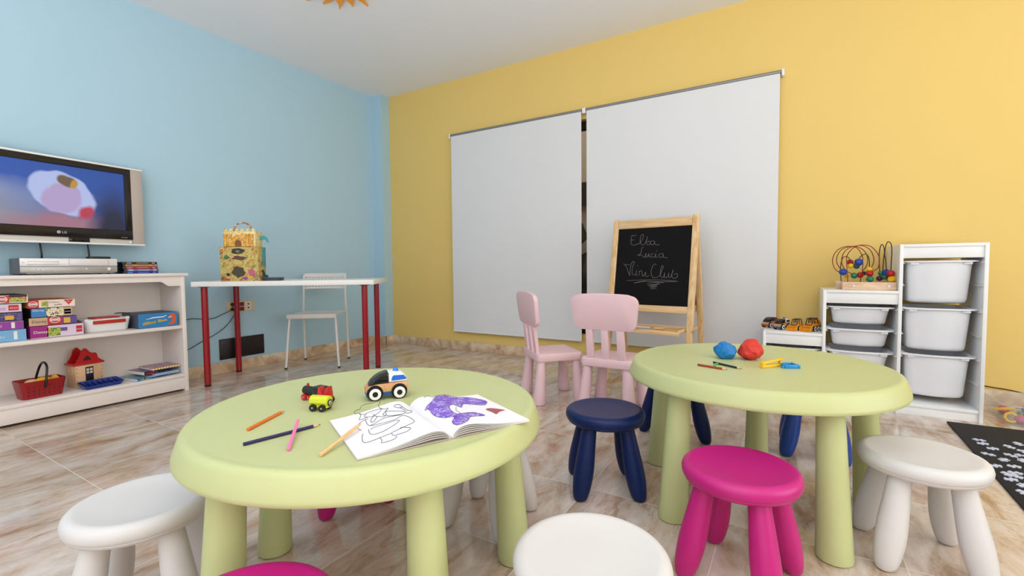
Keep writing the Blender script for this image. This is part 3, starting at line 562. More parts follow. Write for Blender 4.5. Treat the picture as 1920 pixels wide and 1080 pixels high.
r, x, hw, h = game(.44, .782, .4475, .509, xf, .25, LB, LB, [(.0, .60, .08, .95, LILB), (.86, .90, .15, .85, WHT)], 'white and light blue game box, bottom of the far left stack', 0, Gg); text_front(r, 'PUZZLE', .014, WHT, hw - .12, h * .35, x, .8)
xf = -3.545
r, x, hw, h = game(.796, .990, .6155, .6595, xf, .25, mat('peach_print', (242, 226, 214), .5), ORB, [(.0, .22, .0, 1, REDM), (.27, .42, .15, .8, PIC2)], 'orange game box with a red triangle mark, topmost of the second stack', 0, Gg); educa(r, x, -hw + .02, h * .5, .015)
text_front(r, 'Primeros', .011, TXT, -.012, h * .58, x); text_front(r, 'puzzles', .011, TXT, .008, h * .25, x)
b = new(); M = basis((0, 1, 0), (0, 0, 1), (1, 0, 0), (x, 0, 0)); prism(b, [(.048, h * .9), (.09, h * .9), (.069, h * .25)], 0, .0004, M); obj('triangle_mark', b, REDM, r); text_front(r, '2-3', .010, WHT, .0605, h * .62, x + .0006)
r, x, hw, h = game(.806, .975, .564, .614, xf, .25, BLB, DARKS, [(.36, .78, .02, .98, PIC1), (.78, 1, .02, .98, TANB), (.80, .97, .2, .75, REDM)], 'blue game box with a picture of party figures, second of the second stack', 0, Gg); text_front(r, 'Disney', .017, WHT, -hw + .006, h * .66, x); text_front(r, 'EDUCA', .008, WHT, hw - .031, h * .42, x, .9)
r, x, hw, h = game(.796, .995, .517, .562, xf, .25, PURB, DARKS, [(.0, .37, .02, .98, TANB), (.37, .68, .02, .98, REDM), (.71, .85, .12, .8, GOB)], 'tan, red and purple game box, third of the second stack', 0, Gg); text_front(r, 'Disney', .022, TXT, -hw + .01, h * .35, x); educa(r, x, .005, h * .62, .018)
r, x, hw, h = game(.799, 1.022, .4475, .515, xf, .25, LILB, MAGB, [(.0, .32, .05, 1, MAGB), (.30, .55, .1, .8, PIC2), (.55, .68, .45, .75, PURB), (.85, .97, .25, .8, REDM)], 'magenta and white game box, bottom of the second stack', 0, Gg); text_front(r, 'Disney', .021, WHT, -hw + .012, h * .4, x); text_front(r, 'EDUCA', .008, WHT, hw - .031, h * .45, x, .9)
# white case with a red lid panel
r = thing('carry_case', 'white plastic case with a red panel, lying between the games and the blue box', 'case', (-3.66, 1.148, .446))
b = new(); t = bmesh.new(); prism(t, rrect(.165, .225, .03, 5), 0, .078, None, 0, .008)
for v in t.verts: s = 0.93 + 0.10 * min(1, v.co.z / .06); v.co.x *= s; v.co.y *= s
merge(b, t); obj('case_body', b, WHITE, r)
b = new(); M = T(.0835, 0, .038) @ RY(math.radians(8)); box(b, (.0, -.075, .012), (.006, .085, .034), .004, M); obj('red_panel', b, mat('brick_red_plastic', (186, 48, 30), .35), r)
for s in (-1, 1):
    b = new(); box(b, (.055, s * .10 - .01, .066), (.078, s * .10 + .01, .083), .004); obj('latch', b, WHITE, r)
b = new(); box(b, (-.05, -.06, .078), (.05, .07, .086), .004); obj('lid_panel', b, REDP, r)
# blue game box
r, x, hw, h = game(1.279, 1.499, .4475, .540, -3.522, .24, mat('sea_blue_print', (40, 130, 196), .45), mat('blue_grey_side', (70, 78, 96), .5), [], 'large blue game box with yellow lettering and an orange fish picture', 0, Gg)
b = new(); M = basis((0, 1, 0), (0, 0, 1), (1, 0, 0), (x, 0, 0))
prism(b, [(.05, .012), (.075, .008), (.095, .022), (.100, .05), (.092, .078), (.075, .084), (.062, .068), (.048, .06), (.062, .056), (.078, .05), (.078, .036), (.066, .024)], 0, .0004, M); obj('fish_picture', b, mat('orange_print', (224, 90, 34), .5), r)
b = new(); M2 = basis((0, 1, 0), (0, 0, 1), (1, 0, 0), (x + .0002, 0, 0))
for q in range(5): prism(b, [(.056 + q * .004, .060 + q * .001), (.060 + q * .004, .061 + q * .001), (.058 + q * .004, .052 + q * .001)], 0, .0004, M2)
prism(b, [(-.075, .053), (-.03, .067), (.03, .068), (.045, .076), (.045, .072), (.03, .062), (-.03, .060)], 0, .0003, M2); obj('white_print', b, WHT, r)
b = new(); random.seed(3); M3 = basis((0, math.cos(.14), math.sin(.14)), (0, -math.sin(.14), math.cos(.14)), (1, 0, 0), (x + .0006, -.088, .018))
for q in range(13):
    if q in (7,): continue
    P = [M3 @ Vector((.0035 + q * .0105 + dx * .007, dy * (.016 + .004 * math.sin(q)), 0)) for dx, dy in ((0, 0), (random.uniform(0, .3), 1), (.6, random.uniform(.3, .7)), (1, random.uniform(.7, 1)), (random.uniform(.8, 1.1), 0))]
    tube(b, P, .0017, 4)
obj('yellow_writing', b, mat('yellow_print', (240, 200, 40), .5), r)
b = new(); tube(b, smoothpts([(.02, -.115, .097), (-.03, -.15, .10), (-.05, -.17, .096)], 4), .003, 8); obj('handle_strap', b, BLACK, r)

# lower shelf -------------------------------------------------------
r = thing('toy_basket', 'dark red slotted toy basket with a black handle, on the bottom shelf', 'basket', (-3.605, .838, .117), math.radians(4))
b = new(); t = bmesh.new()
def tray_shell(t, wx, wy, h, flare, th_, n=5, rr=.02):
    A = rrect(wx, wy, rr, n); Bt = rrect(wx + 2 * flare, wy + 2 * flare, rr, n); Bi = rrect(wx + 2 * flare - 2 * th_, wy + 2 * flare - 2 * th_, rr, n); Ai = rrect(wx - 2 * th_, wy - 2 * th_, rr, n)
    R = [[t.verts.new((x, y, 0)) for x, y in A], [t.verts.new((x, y, h)) for x, y in Bt], [t.verts.new((x, y, h)) for x, y in Bi], [t.verts.new((x, y, th_)) for x, y in Ai]]
    for p, q in zip(R, R[1:]):
        for k in range(len(p)): t.faces.new((p[k], p[(k + 1) % len(p)], q[(k + 1) % len(p)], q[k]))
    t.faces.new(R[0][::-1]); t.faces.new(R[3])
BR_ = mat('dark_red_plastic', (150, 12, 22), .35)
tray_shell(t, .105, .165, .098, .014, .003); merge(b, t); obj('basket_body', b, BR_, r)
b = new()
for i in range(7):
    for j in range(3):
        z = .022 + j * .021; xx = .0525 + .014 * z / .098
        box(b, (xx - .0012, -.063 + i * .021 - .0035, z - .004), (xx + .0012, -.063 + i * .021 + .0035, z + .006), .001)
obj('slot', b, mat('slot_shadowed_plastic', (84, 6, 12), .5), r)
b = new(); P = smoothpts([(.064, .005, .055), (.066, .008, .10), (.045, .02, .165), (.0, .022, .187), (-.045, .02, .165), (-.066, .008, .10), (-.064, .005, .07)], 5)
t = bmesh.new(); tube(t, P, .0058, 8)
merge(b, t); obj('handle', b, BLACK, r)
for nm, x, y, z, cc, s, lab in (('toy_fruit', .0, -.045, .082, (226, 196, 150), (.03, .032, .022), 'pale round play food lying in the red basket, leftmost'), ('toy_lemon', .008, .012, .080, (232, 182, 40), (.03, .038, .026), 'yellow round play food in the middle of the red basket'), ('toy_cheese', .0, .075, .086, (236, 176, 38), (.02, .012, .016), 'yellow wedge of play cheese at the right end of the red basket')):
    b = new()
    if nm == 'toy_cheese': prism(b, [(-.025, 0), (.025, 0), (.0, .032)], -.016, .016, basis((0, 1, 0), (0, 0, 1), (1, 0, 0)), 0, .002)
    else:
        t = bmesh.new(); bmesh.ops.create_icosphere(t, subdivisions=3, radius=1); t.transform(Matrix.Diagonal((*s, 1))); merge(b, t)
    o = obj(nm, b, mat(nm + '_paint', cc, .45)); o.matrix_world = r.matrix_basis @ T(x, y, z - (.012 if nm == 'toy_cheese' else 0)); tag(o, lab, 'play food')
for o in bpy.data.objects:
    if o.name in ('toy_fruit', 'toy_lemon', 'toy_cheese'):
        a = math.radians(4); lx = {'toy_fruit': (0, -.04, .080), 'toy_lemon': (.008, .006, .082), 'toy_cheese': (-.005, .058, .080)}[o.name]
        o.location = (-3.60 + lx[0] * math.cos(a) - lx[1] * math.sin(a), .845 + lx[0] * math.sin(a) + lx[1] * math.cos(a), .117 + lx[2]); o.rotation_euler = (0, 0, a)

r = thing('toy_house', 'small wooden toy house with a red fretted roof and dark door, on the bottom shelf', 'toy house', (-3.700, 1.062, .117), math.radians(10)); r.scale = (.92, .92, .98)
b = new(); box(b, (-.05, -.075, 0), (.05, .075, .135), .002); obj('walls', b, wood('house_wood', (204, 156, 116), (232, 192, 152), (30, 6, 6)), r)
HR = mat('house_red', (190, 16, 26), .3)
b = new(); box(b, (-.058, -.083, .135), (.058, .083, .147), .003); obj('eaves', b, HR, r)
gp = [(-.073, 0), (.078, 0), (.062, .012), (.05, .022), (.046, .042), (.042, .052), (.036, .056), (.018, .056), (.005, .066), (-.012, .088), (-.022, .090), (-.036, .076), (-.048, .040), (-.058, .022)]
b = new(); M = basis((0, 1, 0), (0, 0, 1), (1, 0, 0), (0, 0, .147)); prism(b, gp, .042, .052, M); obj('gable', b, HR, r)
b = new(); prism(b, gp, -.052, -.042, M); box(b, (-.042, -.04, .147), (.042, .045, .165), .001); obj('gable', b, HR, r)
b = new(); prism(b, [(-.03, .014), (.012, .014), (.014, .02), (-.008, .044), (-.012, .044), (-.032, .022)], .0522, .0530, M); obj('gable_opening', b, mat('dark_opening', (60, 10, 14), .6), r)
b = new(); box(b, (.0500, -.022, .03), (.0515, .022, .12), .0005); obj('toy_door', b, mat('door_dark_navy', (24, 22, 40), .4), r)
b = new()
for i in (0, 1):
    for j in (0, 1): box(b, (.0515, -.017 + i * .019, .078 + j * .018), (.0521, -.002 + i * .019, .092 + j * .018))
obj('door_pane', b, mat('pale_pane', (226, 206, 190), .4), r)
b = new()
for s in (-1, 1):
    for q in range(5): tube(b, [(.0495, s * .068, .02 + q * .024), (.0506, s * .068, .02 + q * .024)], .003, 8)
obj('dowel', b, mat('dowel_wood', (150, 104, 72), .5), r)

r = thing('bead_tray', 'dark blue ribbed plastic tray lying between the toy house and the books', 'tray', (-3.580, 1.098, .117), math.radians(3)); r.rotation_euler = (0, math.radians(7), math.radians(3)); r.location.z = .1242
b = new(); t = bmesh.new(); tray_shell(t, .10, .175, .022, .010, .003, 5, .015)
merge(b, t); obj('tray_body', b, mat('dark_blue_plastic', (18, 50, 140), .3), r)
b = new()
for q in range(7): box(b, (-.05, -.078 + q * .026 - .002, .003), (.05, -.078 + q * .026 + .002, .021), .001)
obj('divider', b, mat('dark_blue_plastic', (16, 42, 116), .3), r)
# books
def book(x, y, z, lx, ly, h, rz, cover, label, name='picture_book', page=PAPER, grp='books and booklets lying on the bottom shelf'):
    r = thing(name, label, 'book', (x, y, z), math.radians(rz), grp)
    b = new(); box(b, (-lx / 2, -ly / 2, 0), (lx / 2, ly / 2, .0012)); box(b, (-lx / 2, -ly / 2, h - .0012), (lx / 2, ly / 2, h)); box(b, (-lx / 2, -ly / 2, 0), (-lx / 2 + .0015, ly / 2, h)); obj('cover', b, cover, r)
    b = new(); box(b, (-lx / 2 + .0015, -ly / 2 + .002, .0012), (lx / 2 - .002, ly / 2 - .002, h - .0012)); obj('page_block', b, page, r)
    return r
CV1 = patchwork('cover_blue_scene', [(40, 90, 160), (70, 130, 190), (130, 170, 150), (110, 60, 50)], 14, .3)
CV2 = patchwork('cover_dark_navy', [(18, 20, 44), (30, 34, 70), (150, 40, 60)], 12, .25)
CV3 = patchwork('cover_mauve', [(130, 90, 110), (160, 116, 140), (180, 140, 160), (120, 80, 90)], 18, .3)
bz = .1172
book(-3.625, 1.335, bz, .19, .21, .014, 194, CV1, 'light blue picture book at the bottom left of the pile on the bottom shelf')
book(-3.60, 1.405, bz + .0142, .17, .18, .006, 4, mat('sky_cover', (96, 160, 206), .35), 'thin sky blue booklet, second from the bottom of the book pile')
book(-3.61, 1.415, bz + .0204, .17, .15, .006, 8, mat('pale_cover', (150, 180, 216), .4), 'thin pale booklet, third from the bottom of the book pile')
book(-3.63, 1.372, bz + .0266, .17, .17, .022, 190, CV2, 'thick dark navy book, second from the top of the book pile')
r = book(-3.625, 1.425, bz + .0488, .17, .165, .012, 3, CV3, 'mauve book with a yellow and white chequered edge, topmost of the book pile')
b = new()
for q in range(10): box(b, (.085, -.080 + q * .0165, .001), (.0862, -.080 + q * .0165 + .0085, .0115), 0, None, 0)
obj('chequered_edge', b, mat('cream_check', (244, 232, 190), .5), r)
b = new()
for q in range(10): box(b, (.085, -.080 + q * .0165 + .0085, .001), (.0861, -.080 + q * .0165 + .0165, .0115))
obj('yellow_edge', b, mat('yellow_check', (214, 174, 50), .5), r)
book(-3.585, 1.465, bz + .0122, .06, .06, .004, 5, mat('yellow_cover', (220, 176, 48), .4), 'small yellow booklet corner sticking out at the right of the book pile') if False else None

# on top of the bookcase --------------------------------------------
r = thing('video_recorder', 'silver video and disc player with a round knob, on the bookcase under the television', 'video player', (-3.715, 1.006, .797))
b = new(); box(b, (-.10, -.215, .006), (.088, .215, .094), .003); obj('housing', b, mat('grey_metal_case', (112, 110, 114), .4, metal=.3), r)
SILV = mat('silver_plastic', (176, 172, 168), .3, metal=.35)
b = new(); box(b, (.088, -.215, .050), (.094, .215, .094), .002); obj('upper_front', b, mat('pale_silver', (232, 230, 232), .3, metal=.15), r)
b = new(); box(b, (.088, -.215, .014), (.092, .215, .048), .002); obj('lower_front', b, SILV, r)
b = new(); box(b, (.084, -.19, .006), (.0885, .20, .014), .001); obj('plinth', b, mat('grey_silver', (150, 148, 146), .4), r)
b = new(); box(b, (.094, -.185, .060), (.0955, -.055, .075), .001); obj('disc_tray', b, mat('tray_white', (240, 240, 238), .3), r)
b = new()
for z in (.0585, .0755): box(b, (.0942, -.186, z), (.0950, -.054, z + .0012))
for y in (-.012, .17): box(b, (.0938, y, .054), (.0943, y + .0012, .090))
box(b, (.0938, -.012, .054), (.0943, .171, .0552)); obj('seam', b, mat('seam_grey', (96, 92, 92), .5), r)
for y in (-.155, -.135, -.115):
    b = new(); box(b, (.092, y - .007, .027), (.0935, y + .007, .035), .001); obj('button', b, WHITE, r)
    b = new(); box(b, (.0935, y - .003, .0295), (.0938, y + .003, .0325)); obj('socket_mark', b, BLACK, r)
b = new(); tube(b, [(.091, .172, .032), (.098, .172, .032)], .0085, 20); obj('knob', b, mat('bright_silver', (236, 236, 238), .2, metal=.4), r)
b = new(); tube(b, [(.091, .066, .033), (.0945, .066, .033)], .0035, 14); obj('button', b, mat('bright_silver', (236, 236, 238), .2, metal=.4), r)
b = new()
for i in range(8):
    box(b, (.0920, .09 + i * .009, .026), (.0924, .092 + i * .009, .028)); 
for i in range(3):
    for j in (0, 1): box(b, (.0920, -.085 + i * .016, .026 + j * .009), (.0924, -.083 + i * .016, .028 + j * .009))
obj('printed_marks', b, mat('mark_grey', (104, 100, 98), .5), r)
lettering('LG', .009, mat('mark_grey', (104, 100, 98), .5), r, basis((0, 1, 0), (0, 0, 1), (1, 0, 0), (.0943, -.207, .068)))
b = new()
for y in (-.18, .18):
    for x in (-.07, .06): tube(b, [(x, y, 0), (x, y, .008)], .01, 12)
obj('foot', b, BLACK, r)
o = new(); t = bmesh.new(); prism(t, rrect(.05, .115, .015, 4), 0, .014, None, 0, .004); merge(o, t)
tag(obj('remote_control', o, mat('remote_black', (38, 40, 40), .35), None, T(-3.70, 1.155, .8915) @ RZ(math.radians(6))), 'black remote control lying on the silver video player', 'remote control')
cols = [((20, 40, 130), (70, 130, 220), 'blue disc case, bottom of the stack beside the video player'), ((110, 110, 170), (190, 190, 220), 'lilac grey disc case, second from the bottom of the stack'), ((150, 40, 46), (216, 120, 90), 'red disc case, middle of the stack beside the video player'), ((216, 140, 70), (90, 130, 190), 'orange and blue disc case, second from the top of the stack'), ((24, 26, 30), (150, 140, 110), 'black disc case, topmost of the stack beside the video player')]
for q, (c1, c2, lab) in enumerate(cols):
    yy = 1.350 + (.004, .006, .003, .002, 0)[q]
    r = thing('disc_case', lab, 'disc case', (-3.715, yy, .797 + q * .0152), math.radians((0, 1.2, -.8, .6, -.5)[q]), 'disc cases stacked beside the video player')
    b = new(); box(b, (-.067, -.095, 0), (.067, .095, .0148), .001); obj('case', b, BLACK, r)
    b = new(); box(b, (.067, -.080, .0012), (.0674, .092, .0136)); obj('spine_print', b, mat('spine_%d' % q, c1, .35), r)
    b = new()
    box(b, (.0674, -.072, .003), (.0677, -.045, .0118)); box(b, (.0674, -.02, .005), (.0677, .045, .010)); box(b, (.0674, .065, .003), (.0677, .082, .0118)); obj('spine_writing', b, mat('spine_mark_%d' % q, c2, .4), r)

# television --------------------------------------------------------
a = math.radians(8.0); W = 1.22
r = thing('television', 'wide flat television with black bezel and silver speaker side, on the blue wall', 'television', (-3.735, 1.412, .984), a)
# local: y runs to the right end (0), x = front
TVS = mat('tv_silver', (206, 202, 198), .35, metal=.2, var=.01); BZ = mat('tv_bezel', (26, 22, 24), .18)
b = new(); box(b, (-.07, -W + .02, .03), (-.012, -.02, .46), .01); obj('rear_housing', b, BLACK, r)
b = new(); box(b, (-.03, -W, -.004), (.010, 0, .008), .003); box(b, (-.03, -W, .492), (.010, 0, .503), .003); obj('silver_trim', b, mat('tv_trim', (246, 246, 246), .3), r)
for y0 in (-.068, -W + .001):
    b = new(); box(b, (-.02, y0, .008), (.004, y0 + .067, .492), .002); obj('speaker', b, mat('speaker_cloth', (190, 178, 170), .6), r)
b = new(); y0, y1 = -W + .068, -.068
box(b, (-.02, y0, .455), (.006, y1, .492), .002); box(b, (-.02, y0, .035), (.006, y1, .094), .002); box(b, (-.02, y0, .094), (.006, y0 + .04, .455), .002); box(b, (-.02, y1 - .036, .094), (.006, y1, .455), .002); obj('bezel', b, BZ, r)
b = new(); box(b, (-.02, y0, .008), (-.004, y1, .035), .001); obj('lower_strip', b, mat('tv_clear_strip', (214, 212, 204), .15), r)
b = new(); box(b, (-.02, -.40, .009), (.002, -.30, .034), .001); obj('sensor_window', b, SHINYBLACK, r)
b = new(); box(b, (-.002, -.09, .010), (.008, -.078, .028), .002); obj('power_button', b, WHITE, r)
b = new(); box(b, (-.012, y0 + .04, .094), (-.002, y1 - .036, .455)); o = obj('screen', b, screen_mat(), r)
o.data.transform(T(0, .104, -.2745)); o.location = (0, -.104, .2745)
LGc = mat('logo_silver', (206, 206, 210), .3)
b = new(); t = bmesh.new(); prism(t, circ2(.0085, 20), 0, .0006, basis((0, 1, 0), (0, 0, 1), (1, 0, 0), (.006, -.448, .063))); merge(b, t); lg = obj('logo_disc', b, LGc, r)
b = new(); M = basis((0, 1, 0), (0, 0, 1), (1, 0, 0), (.0066, -.448, .063)); prism(b, [(-.001, .005), (.0005, .005), (.0005, -.004), (.005, -.004), (.005, -.0025), (-.001, -.0025)], 0, .0003, M); obj('logo_mark', b, BLACK, lg)
lettering('LG', .019, LGc, r, basis((0, 1, 0), (0, 0, 1), (1, 0, 0), (.0062, -.434, .056)))
lettering('HD  READY', .007, LGc, r, basis((0, 1, 0), (0, 0, 1), (1, 0, 0), (.0062, -.135, .045)))
b = new(); box(b, (-.085, -.8, .12), (-.066, -.35, .38), .003); obj('wall_mount', b, BLACK, r)
b = new(); tube(b, [(-.04, -.02, 0), (-.04, -.02, 0.001)], .001, 4); b.free()
for nm, y in (('l', .917), ('r', 1.133)):
    b = new(); tube(b, smoothpts([(-3.775, y - .01, 1.02), (-3.785, y, .96), (-3.79, y + .004, .90), (-3.822, y, .85), (-3.826, y, .80)], 4), .005, 8)
    tag(obj('power_cable', b, BLACK), 'black cable hanging from the television, %s' % ('the left one' if nm == 'l' else 'the right one above the remote control'), 'cable')

# ================================================================== DESK
da = math.atan2(.599, .801)
r = thing('desk', 'white desk top on dark red round metal legs, by the blue wall', 'desk', (-3.49, 1.655, 0), da)
TL = 1.165
b = new(); box(b, (-.045, -.075, .702), (TL, .505, .736), .002); obj('desk_top', b, mat('white_laminate', (240, 238, 236), .25, var=.01), r)
for lx, ly in ((.0, 0), (.0, .452), (1.086, 0), (1.086, .452)):
    b = new(); lathe(b, [(.0, .012), (.0205, .012), (.0205, .70), (0, .70)], 28, T(lx, ly, 0)); o = obj('leg', b, RED, r)
    b = new(); lathe(b, [(0, 0), (.0195, 0), (.0205, .003), (.0205, .0125), (0, .0125)], 28, T(lx, ly, 0)); obj('foot', b, BLACK, o)
    b = new(); lathe(b, [(0, .693), (.035, .696), (.037, .702), (0, .702)], 24, T(lx, ly, 0)); obj('leg_plate', b, mat('plate_grey', (90, 60, 60), .4, metal=.6), o)
def desk(x, y, z): return (-3.49 + x * math.cos(da) - y * math.sin(da), 1.655 + x * math.sin(da) + y * math.cos(da), z)
# cardboard castle case
r = thing('castle_playset', 'patterned cardboard castle play case with a top handle, on the left end of the desk', 'play case', desk(.255, .02, .736), da)
CP = patchwork('castle_pattern', [(56, 44, 40), (200, 100, 110), (96, 120, 60), (226, 150, 60), (150, 160, 80), (214, 180, 90), (186, 196, 130), (222, 170, 120), (120, 140, 70), (236, 190, 70), (216, 150, 110), (96, 70, 54), (170, 180, 90), (150, 90, 130)], 13, .5, 7)
CP2 = patchwork('castle_tower_pattern', [(150, 90, 40), (236, 172, 44), (214, 140, 40), (240, 196, 80), (190, 116, 50), (244, 214, 120), (228, 160, 50), (150, 100, 70)], 26, .5, 5)
b = new(); box(b, (-.125, -.06, 0), (.128, .065, .238), .003); obj('lower_case', b, CP, r)
b = new(); box(b, (-.094, -.055, .238), (.110, .060, .345), .002)
for k in range(6): box(b, (-.094 + k * .036, -.055, .345), (-.094 + k * .036 + .022, -.045, .362), .001)
obj('upper_case', b, patchwork('pale_yellow_card', [(176, 120, 70), (238, 216, 150), (232, 196, 110), (242, 228, 176), (236, 210, 140), (200, 150, 90)], 30, .6, 5), r)
b = new()
arch = [(-.06, .0), (-.028, .0)] + [(.008 + .03 * math.cos(PI - PI * q / 8), .03 + .042 * math.sin(PI * q / 8)) for q in range(9)] + [(.038, 0), (.075, 0), (.055, .05), (.03, .085), (.0, .09), (-.03, .075)]
prism(b, [(-.07, 0), (.085, 0), (.05, .06), (.03, .08), (-.01, .08), (-.035, .06)], 0, .012, basis((1, 0, 0), (0, 0, 1), (0, -1, 0), (0, -.055, .240)), 0, .002)
for xx in (-.085, -.055, .06, .088):
    lathe(b, [(0, 0), (.013, 0), (.011, .02), (.010, .07), (.014, .075), (.014, .085), (0, .085)], 14, T(xx, -.058, .240))
obj('castle_front', b, CP2, r)
b = new(); prism(b, [(-.018, 0), (.022, 0)] + [(.002 + .02 * math.cos(PI * q / 8), .022 + .022 * math.sin(PI * q / 8)) for q in range(9)], 0, .002, basis((1, 0, 0), (0, 0, 1), (0, -1, 0), (0, -.0675, .241))); obj('gateway', b, mat('gateway_brown', (132, 84, 50), .7), r)
b = new(); tube(b, smoothpts([(-.052, 0, .345), (-.052, 0, .365), (-.03, 0, .398), (.008, 0, .408), (.045, 0, .395), (.066, 0, .363), (.066, 0, .345)], 5), .006, 8); obj('handle', b, patchwork('handle_pattern', [(180, 60, 60), (240, 226, 210), (90, 110, 60), (200, 90, 80), (236, 210, 190)], 60), r)
for (x0, z0, x1, z1, cc) in ((-.05, .19, .04, .225, (60, 42, 40)), (-.045, .145, .05, .175, (98, 62, 56)), (-.045, .02, .042, .10, (72, 60, 44)), (-.085, .035, -.06, .058, (46, 40, 34)), (.06, .03, .10, .09, (196, 96, 130)), (.015, .01, .06, .03, (140, 80, 140)), (-.10, .005, -.055, .02, (176, 66, 70)), (-.10, .15, -.06, .18, (72, 116, 66)), (-.02, .195, .02, .215, (176, 196, 168))):
    b = new(); cx, cz = (x0 + x1) / 2, (z0 + z1) / 2; pts = []
    for q in range(14):
        aa = 2 * PI * q / 14; k = 1 + random.uniform(-.25, .2); pts.append((cx + (x1 - x0) / 2 * math.cos(aa) * k, cz + (z1 - z0) / 2 * math.sin(aa) * k))
    prism(b, pts, 0, .0008, basis((1, 0, 0), (0, 0, 1), (0, -1, 0), (0, -.060, 0))); obj('printed_patch', b, mat('patch_%d_%d' % (cc[0], cc[1]), cc, .55), r)
TEAL = mat('teal_card', (72, 156, 170), .5)
b = new(); M = basis((1, 0, 0), (0, 0, 1), (0, -1, 0), (.110, .02, .24)); prism(b, smoothpts([(0, .075, 0), (.03, .078, 0), (.052, .06, 0), (.058, .03, 0), (.045, .032, 0), (.036, .05, 0), (0, .045, 0)], 3, True) and [(p.x, p.y) for p in smoothpts([(0, .075, 0), (.03, .078, 0), (.052, .06, 0), (.058, .03, 0), (.045, .032, 0), (.036, .05, 0), (0, .045, 0)], 3)], 0, .004, M); obj('paper_flag', b, TEAL, r)
b = new(); box(b, (.1285, .0, .10), (.1315, .05, .235), .001); obj('side_flap', b, TEAL, r)
b = new(); tube(b, smoothpts([(.131, -.01, .075), (.137, .0, .06), (.133, .01, .045), (.142, .02, .03), (.150, .02, .035), (.152, .01, .02), (.135, .0, .012)], 4), .007, 8); obj('green_dragon_tail', b, mat('deep_teal_card', (14, 82, 80), .5), r)
for q, (lab, hgt) in enumerate((('black booklet lying on the desk beside the castle case, lower one', 0), ('black booklet lying on the desk beside the castle case, upper one', .0115))):
    r = thing('booklet', lab, 'booklet', desk(.452 + .004 * q, .035 + .006 * q, .7363 + hgt), da + math.radians(8 * q), 'booklets on the desk')
    b = new(); box(b, (-.052, -.045, 0), (.052, .045, .011), .001); obj('page_block', b, mat('dark_slate_cover', (52, 56, 72), .4), r)
    b = new(); box(b, (-.052, -.045, .0108), (.052, .045, .0114)); obj('cover', b, mat('slate_cover', (70, 76, 96), .35), r)

# ================================================================== METAL CHAIR
CM = mat('white_metal', (232, 228, 224), .35, var=.01)
# front feet, rear feet in the room
fl, fr, bl, br = Vector((-3.469, 2.237, 0)), Vector((-3.13, 2.488, 0)), Vector((-3.735, 2.581, 0)), Vector((-3.464, 2.809, 0))
cc = (fl + fr + bl + br) / 4; ax = (fr - fl).normalized(); ca = math.atan2(ax.y, ax.x)
r = thing('metal_chair', 'white chair with a perforated back, standing at the blue wall behind the desk', 'chair', cc, ca)
def tube_leg(p, rr=.0095):
    b = new(); tube(b, p, rr, 12, 0); return b
hwf, hwb, yf, yb_ = .210, .190, -.185, .215
for s in (-1, 1):
    o = obj('front_leg', tube_leg(smoothpts([(s * hwf, yf, .006), (s * (hwf - .026), yf + .03, .39), (s * (hwf - .03), yf + .04, .432)], 4)), CM, r)
    b = new(); lathe(b, [(0, 0), (.011, 0), (.011, .012), (0, .012)], 14, T(s * hwf, yf, 0)); obj('foot', b, BLACK, o)
    o = obj('rear_leg', tube_leg(smoothpts([(s * hwb, yb_, .006), (s * (hwb - .006), yb_ - .03, .44), (s * (hwb - .010), yb_ - .028, .60), (s * (hwb - .012), yb_ - .012, .76)], 6)), CM, r)
    b = new(); lathe(b, [(0, 0), (.011, 0), (.011, .012), (0, .012)], 14, T(s * hwb, yb_, 0)); obj('foot', b, BLACK, o)
t = bmesh.new(); nx, ny = 12, 14; g = []
for j in range(ny + 1):
    v_ = j / ny; row = []
    for i in range(nx + 1):
        u_ = i / nx * 2 - 1; wv = .195 - .015 * v_; yy = yf + .005 + v_ * .36; z = .446 - .014 * math.sin(PI * v_) * (1 - u_ * u_) - .004 * v_
        row.append(t.verts.new((u_ * wv, yy, z)))
    g.append(row)
for j in range(ny):
    for i in range(nx): t.faces.new((g[j][i], g[j][i + 1], g[j + 1][i + 1], g[j + 1][i]))
e = bmesh.ops.extrude_face_region(t, geom=t.faces[:])
for v in [q for q in e['geom'] if isinstance(q, bmesh.types.BMVert)]: v.co.z -= .012
bmesh.ops.recalc_face_normals(t, faces=t.faces)
b = new(); merge(b, t); box(b, (-.196, yf + .001, .410), (.196, yf + .014, .447), .005); obj('seat', b, CM, r)
# perforated curved back board
b = new(); cols_, rows = 14, 4
def backpt(x, z, off=0):
    return Vector((x, yb_ + .012 - .02 + .03 * (1 - (x / .19) ** 2) + (z - .68) * .12 + off, z))
x0, x1, z0, z1 = -.178, .178, .640, .768
def cellq(xa, xb_, za, zb_, off0=-.004, off1=.004):
    P = [(xa, za), (xb_, za), (xb_, zb_), (xa, zb_)]
    f0 = [b.verts.new(backpt(x, z, off0)) for x, z in P]; f1 = [b.verts.new(backpt(x, z, off1)) for x, z in P]
    b.faces.new(f0); b.faces.new(f1[::-1])
    for q in range(4): b.faces.new((f0[q], f1[q], f1[(q + 1) % 4], f0[(q + 1) % 4]))
hx = (x1 - x0) / cols_; rz_ = [.672, .686, .696, .7045, .7145, .723, .733, .768]
def holes_row(za, zb_):
    for k in range(cols_):
        cellq(x0 + k * hx, x0 + k * hx + hx * .42, za, zb_)
    cellq(x1, x1 + .004, za, zb_)
def full_row(za, zb_):
    for k in range(cols_): cellq(x0 + k * hx, x0 + (k + 1) * hx, za, zb_)
full_row(.640, .655); holes_row(.655, .664); full_row(.664, .674); holes_row(.674, .683); full_row(.683, .715); holes_row(.715, .724); full_row(.724, .734); holes_row(.734, .743); full_row(.743, .770)
tube(b, [backpt(x0 + (x1 - x0) * q / 14, .770) for q in range(15)], .005, 8); tube(b, [backpt(x0 + (x1 - x0) * q / 14, .640) for q in range(15)], .005, 8)
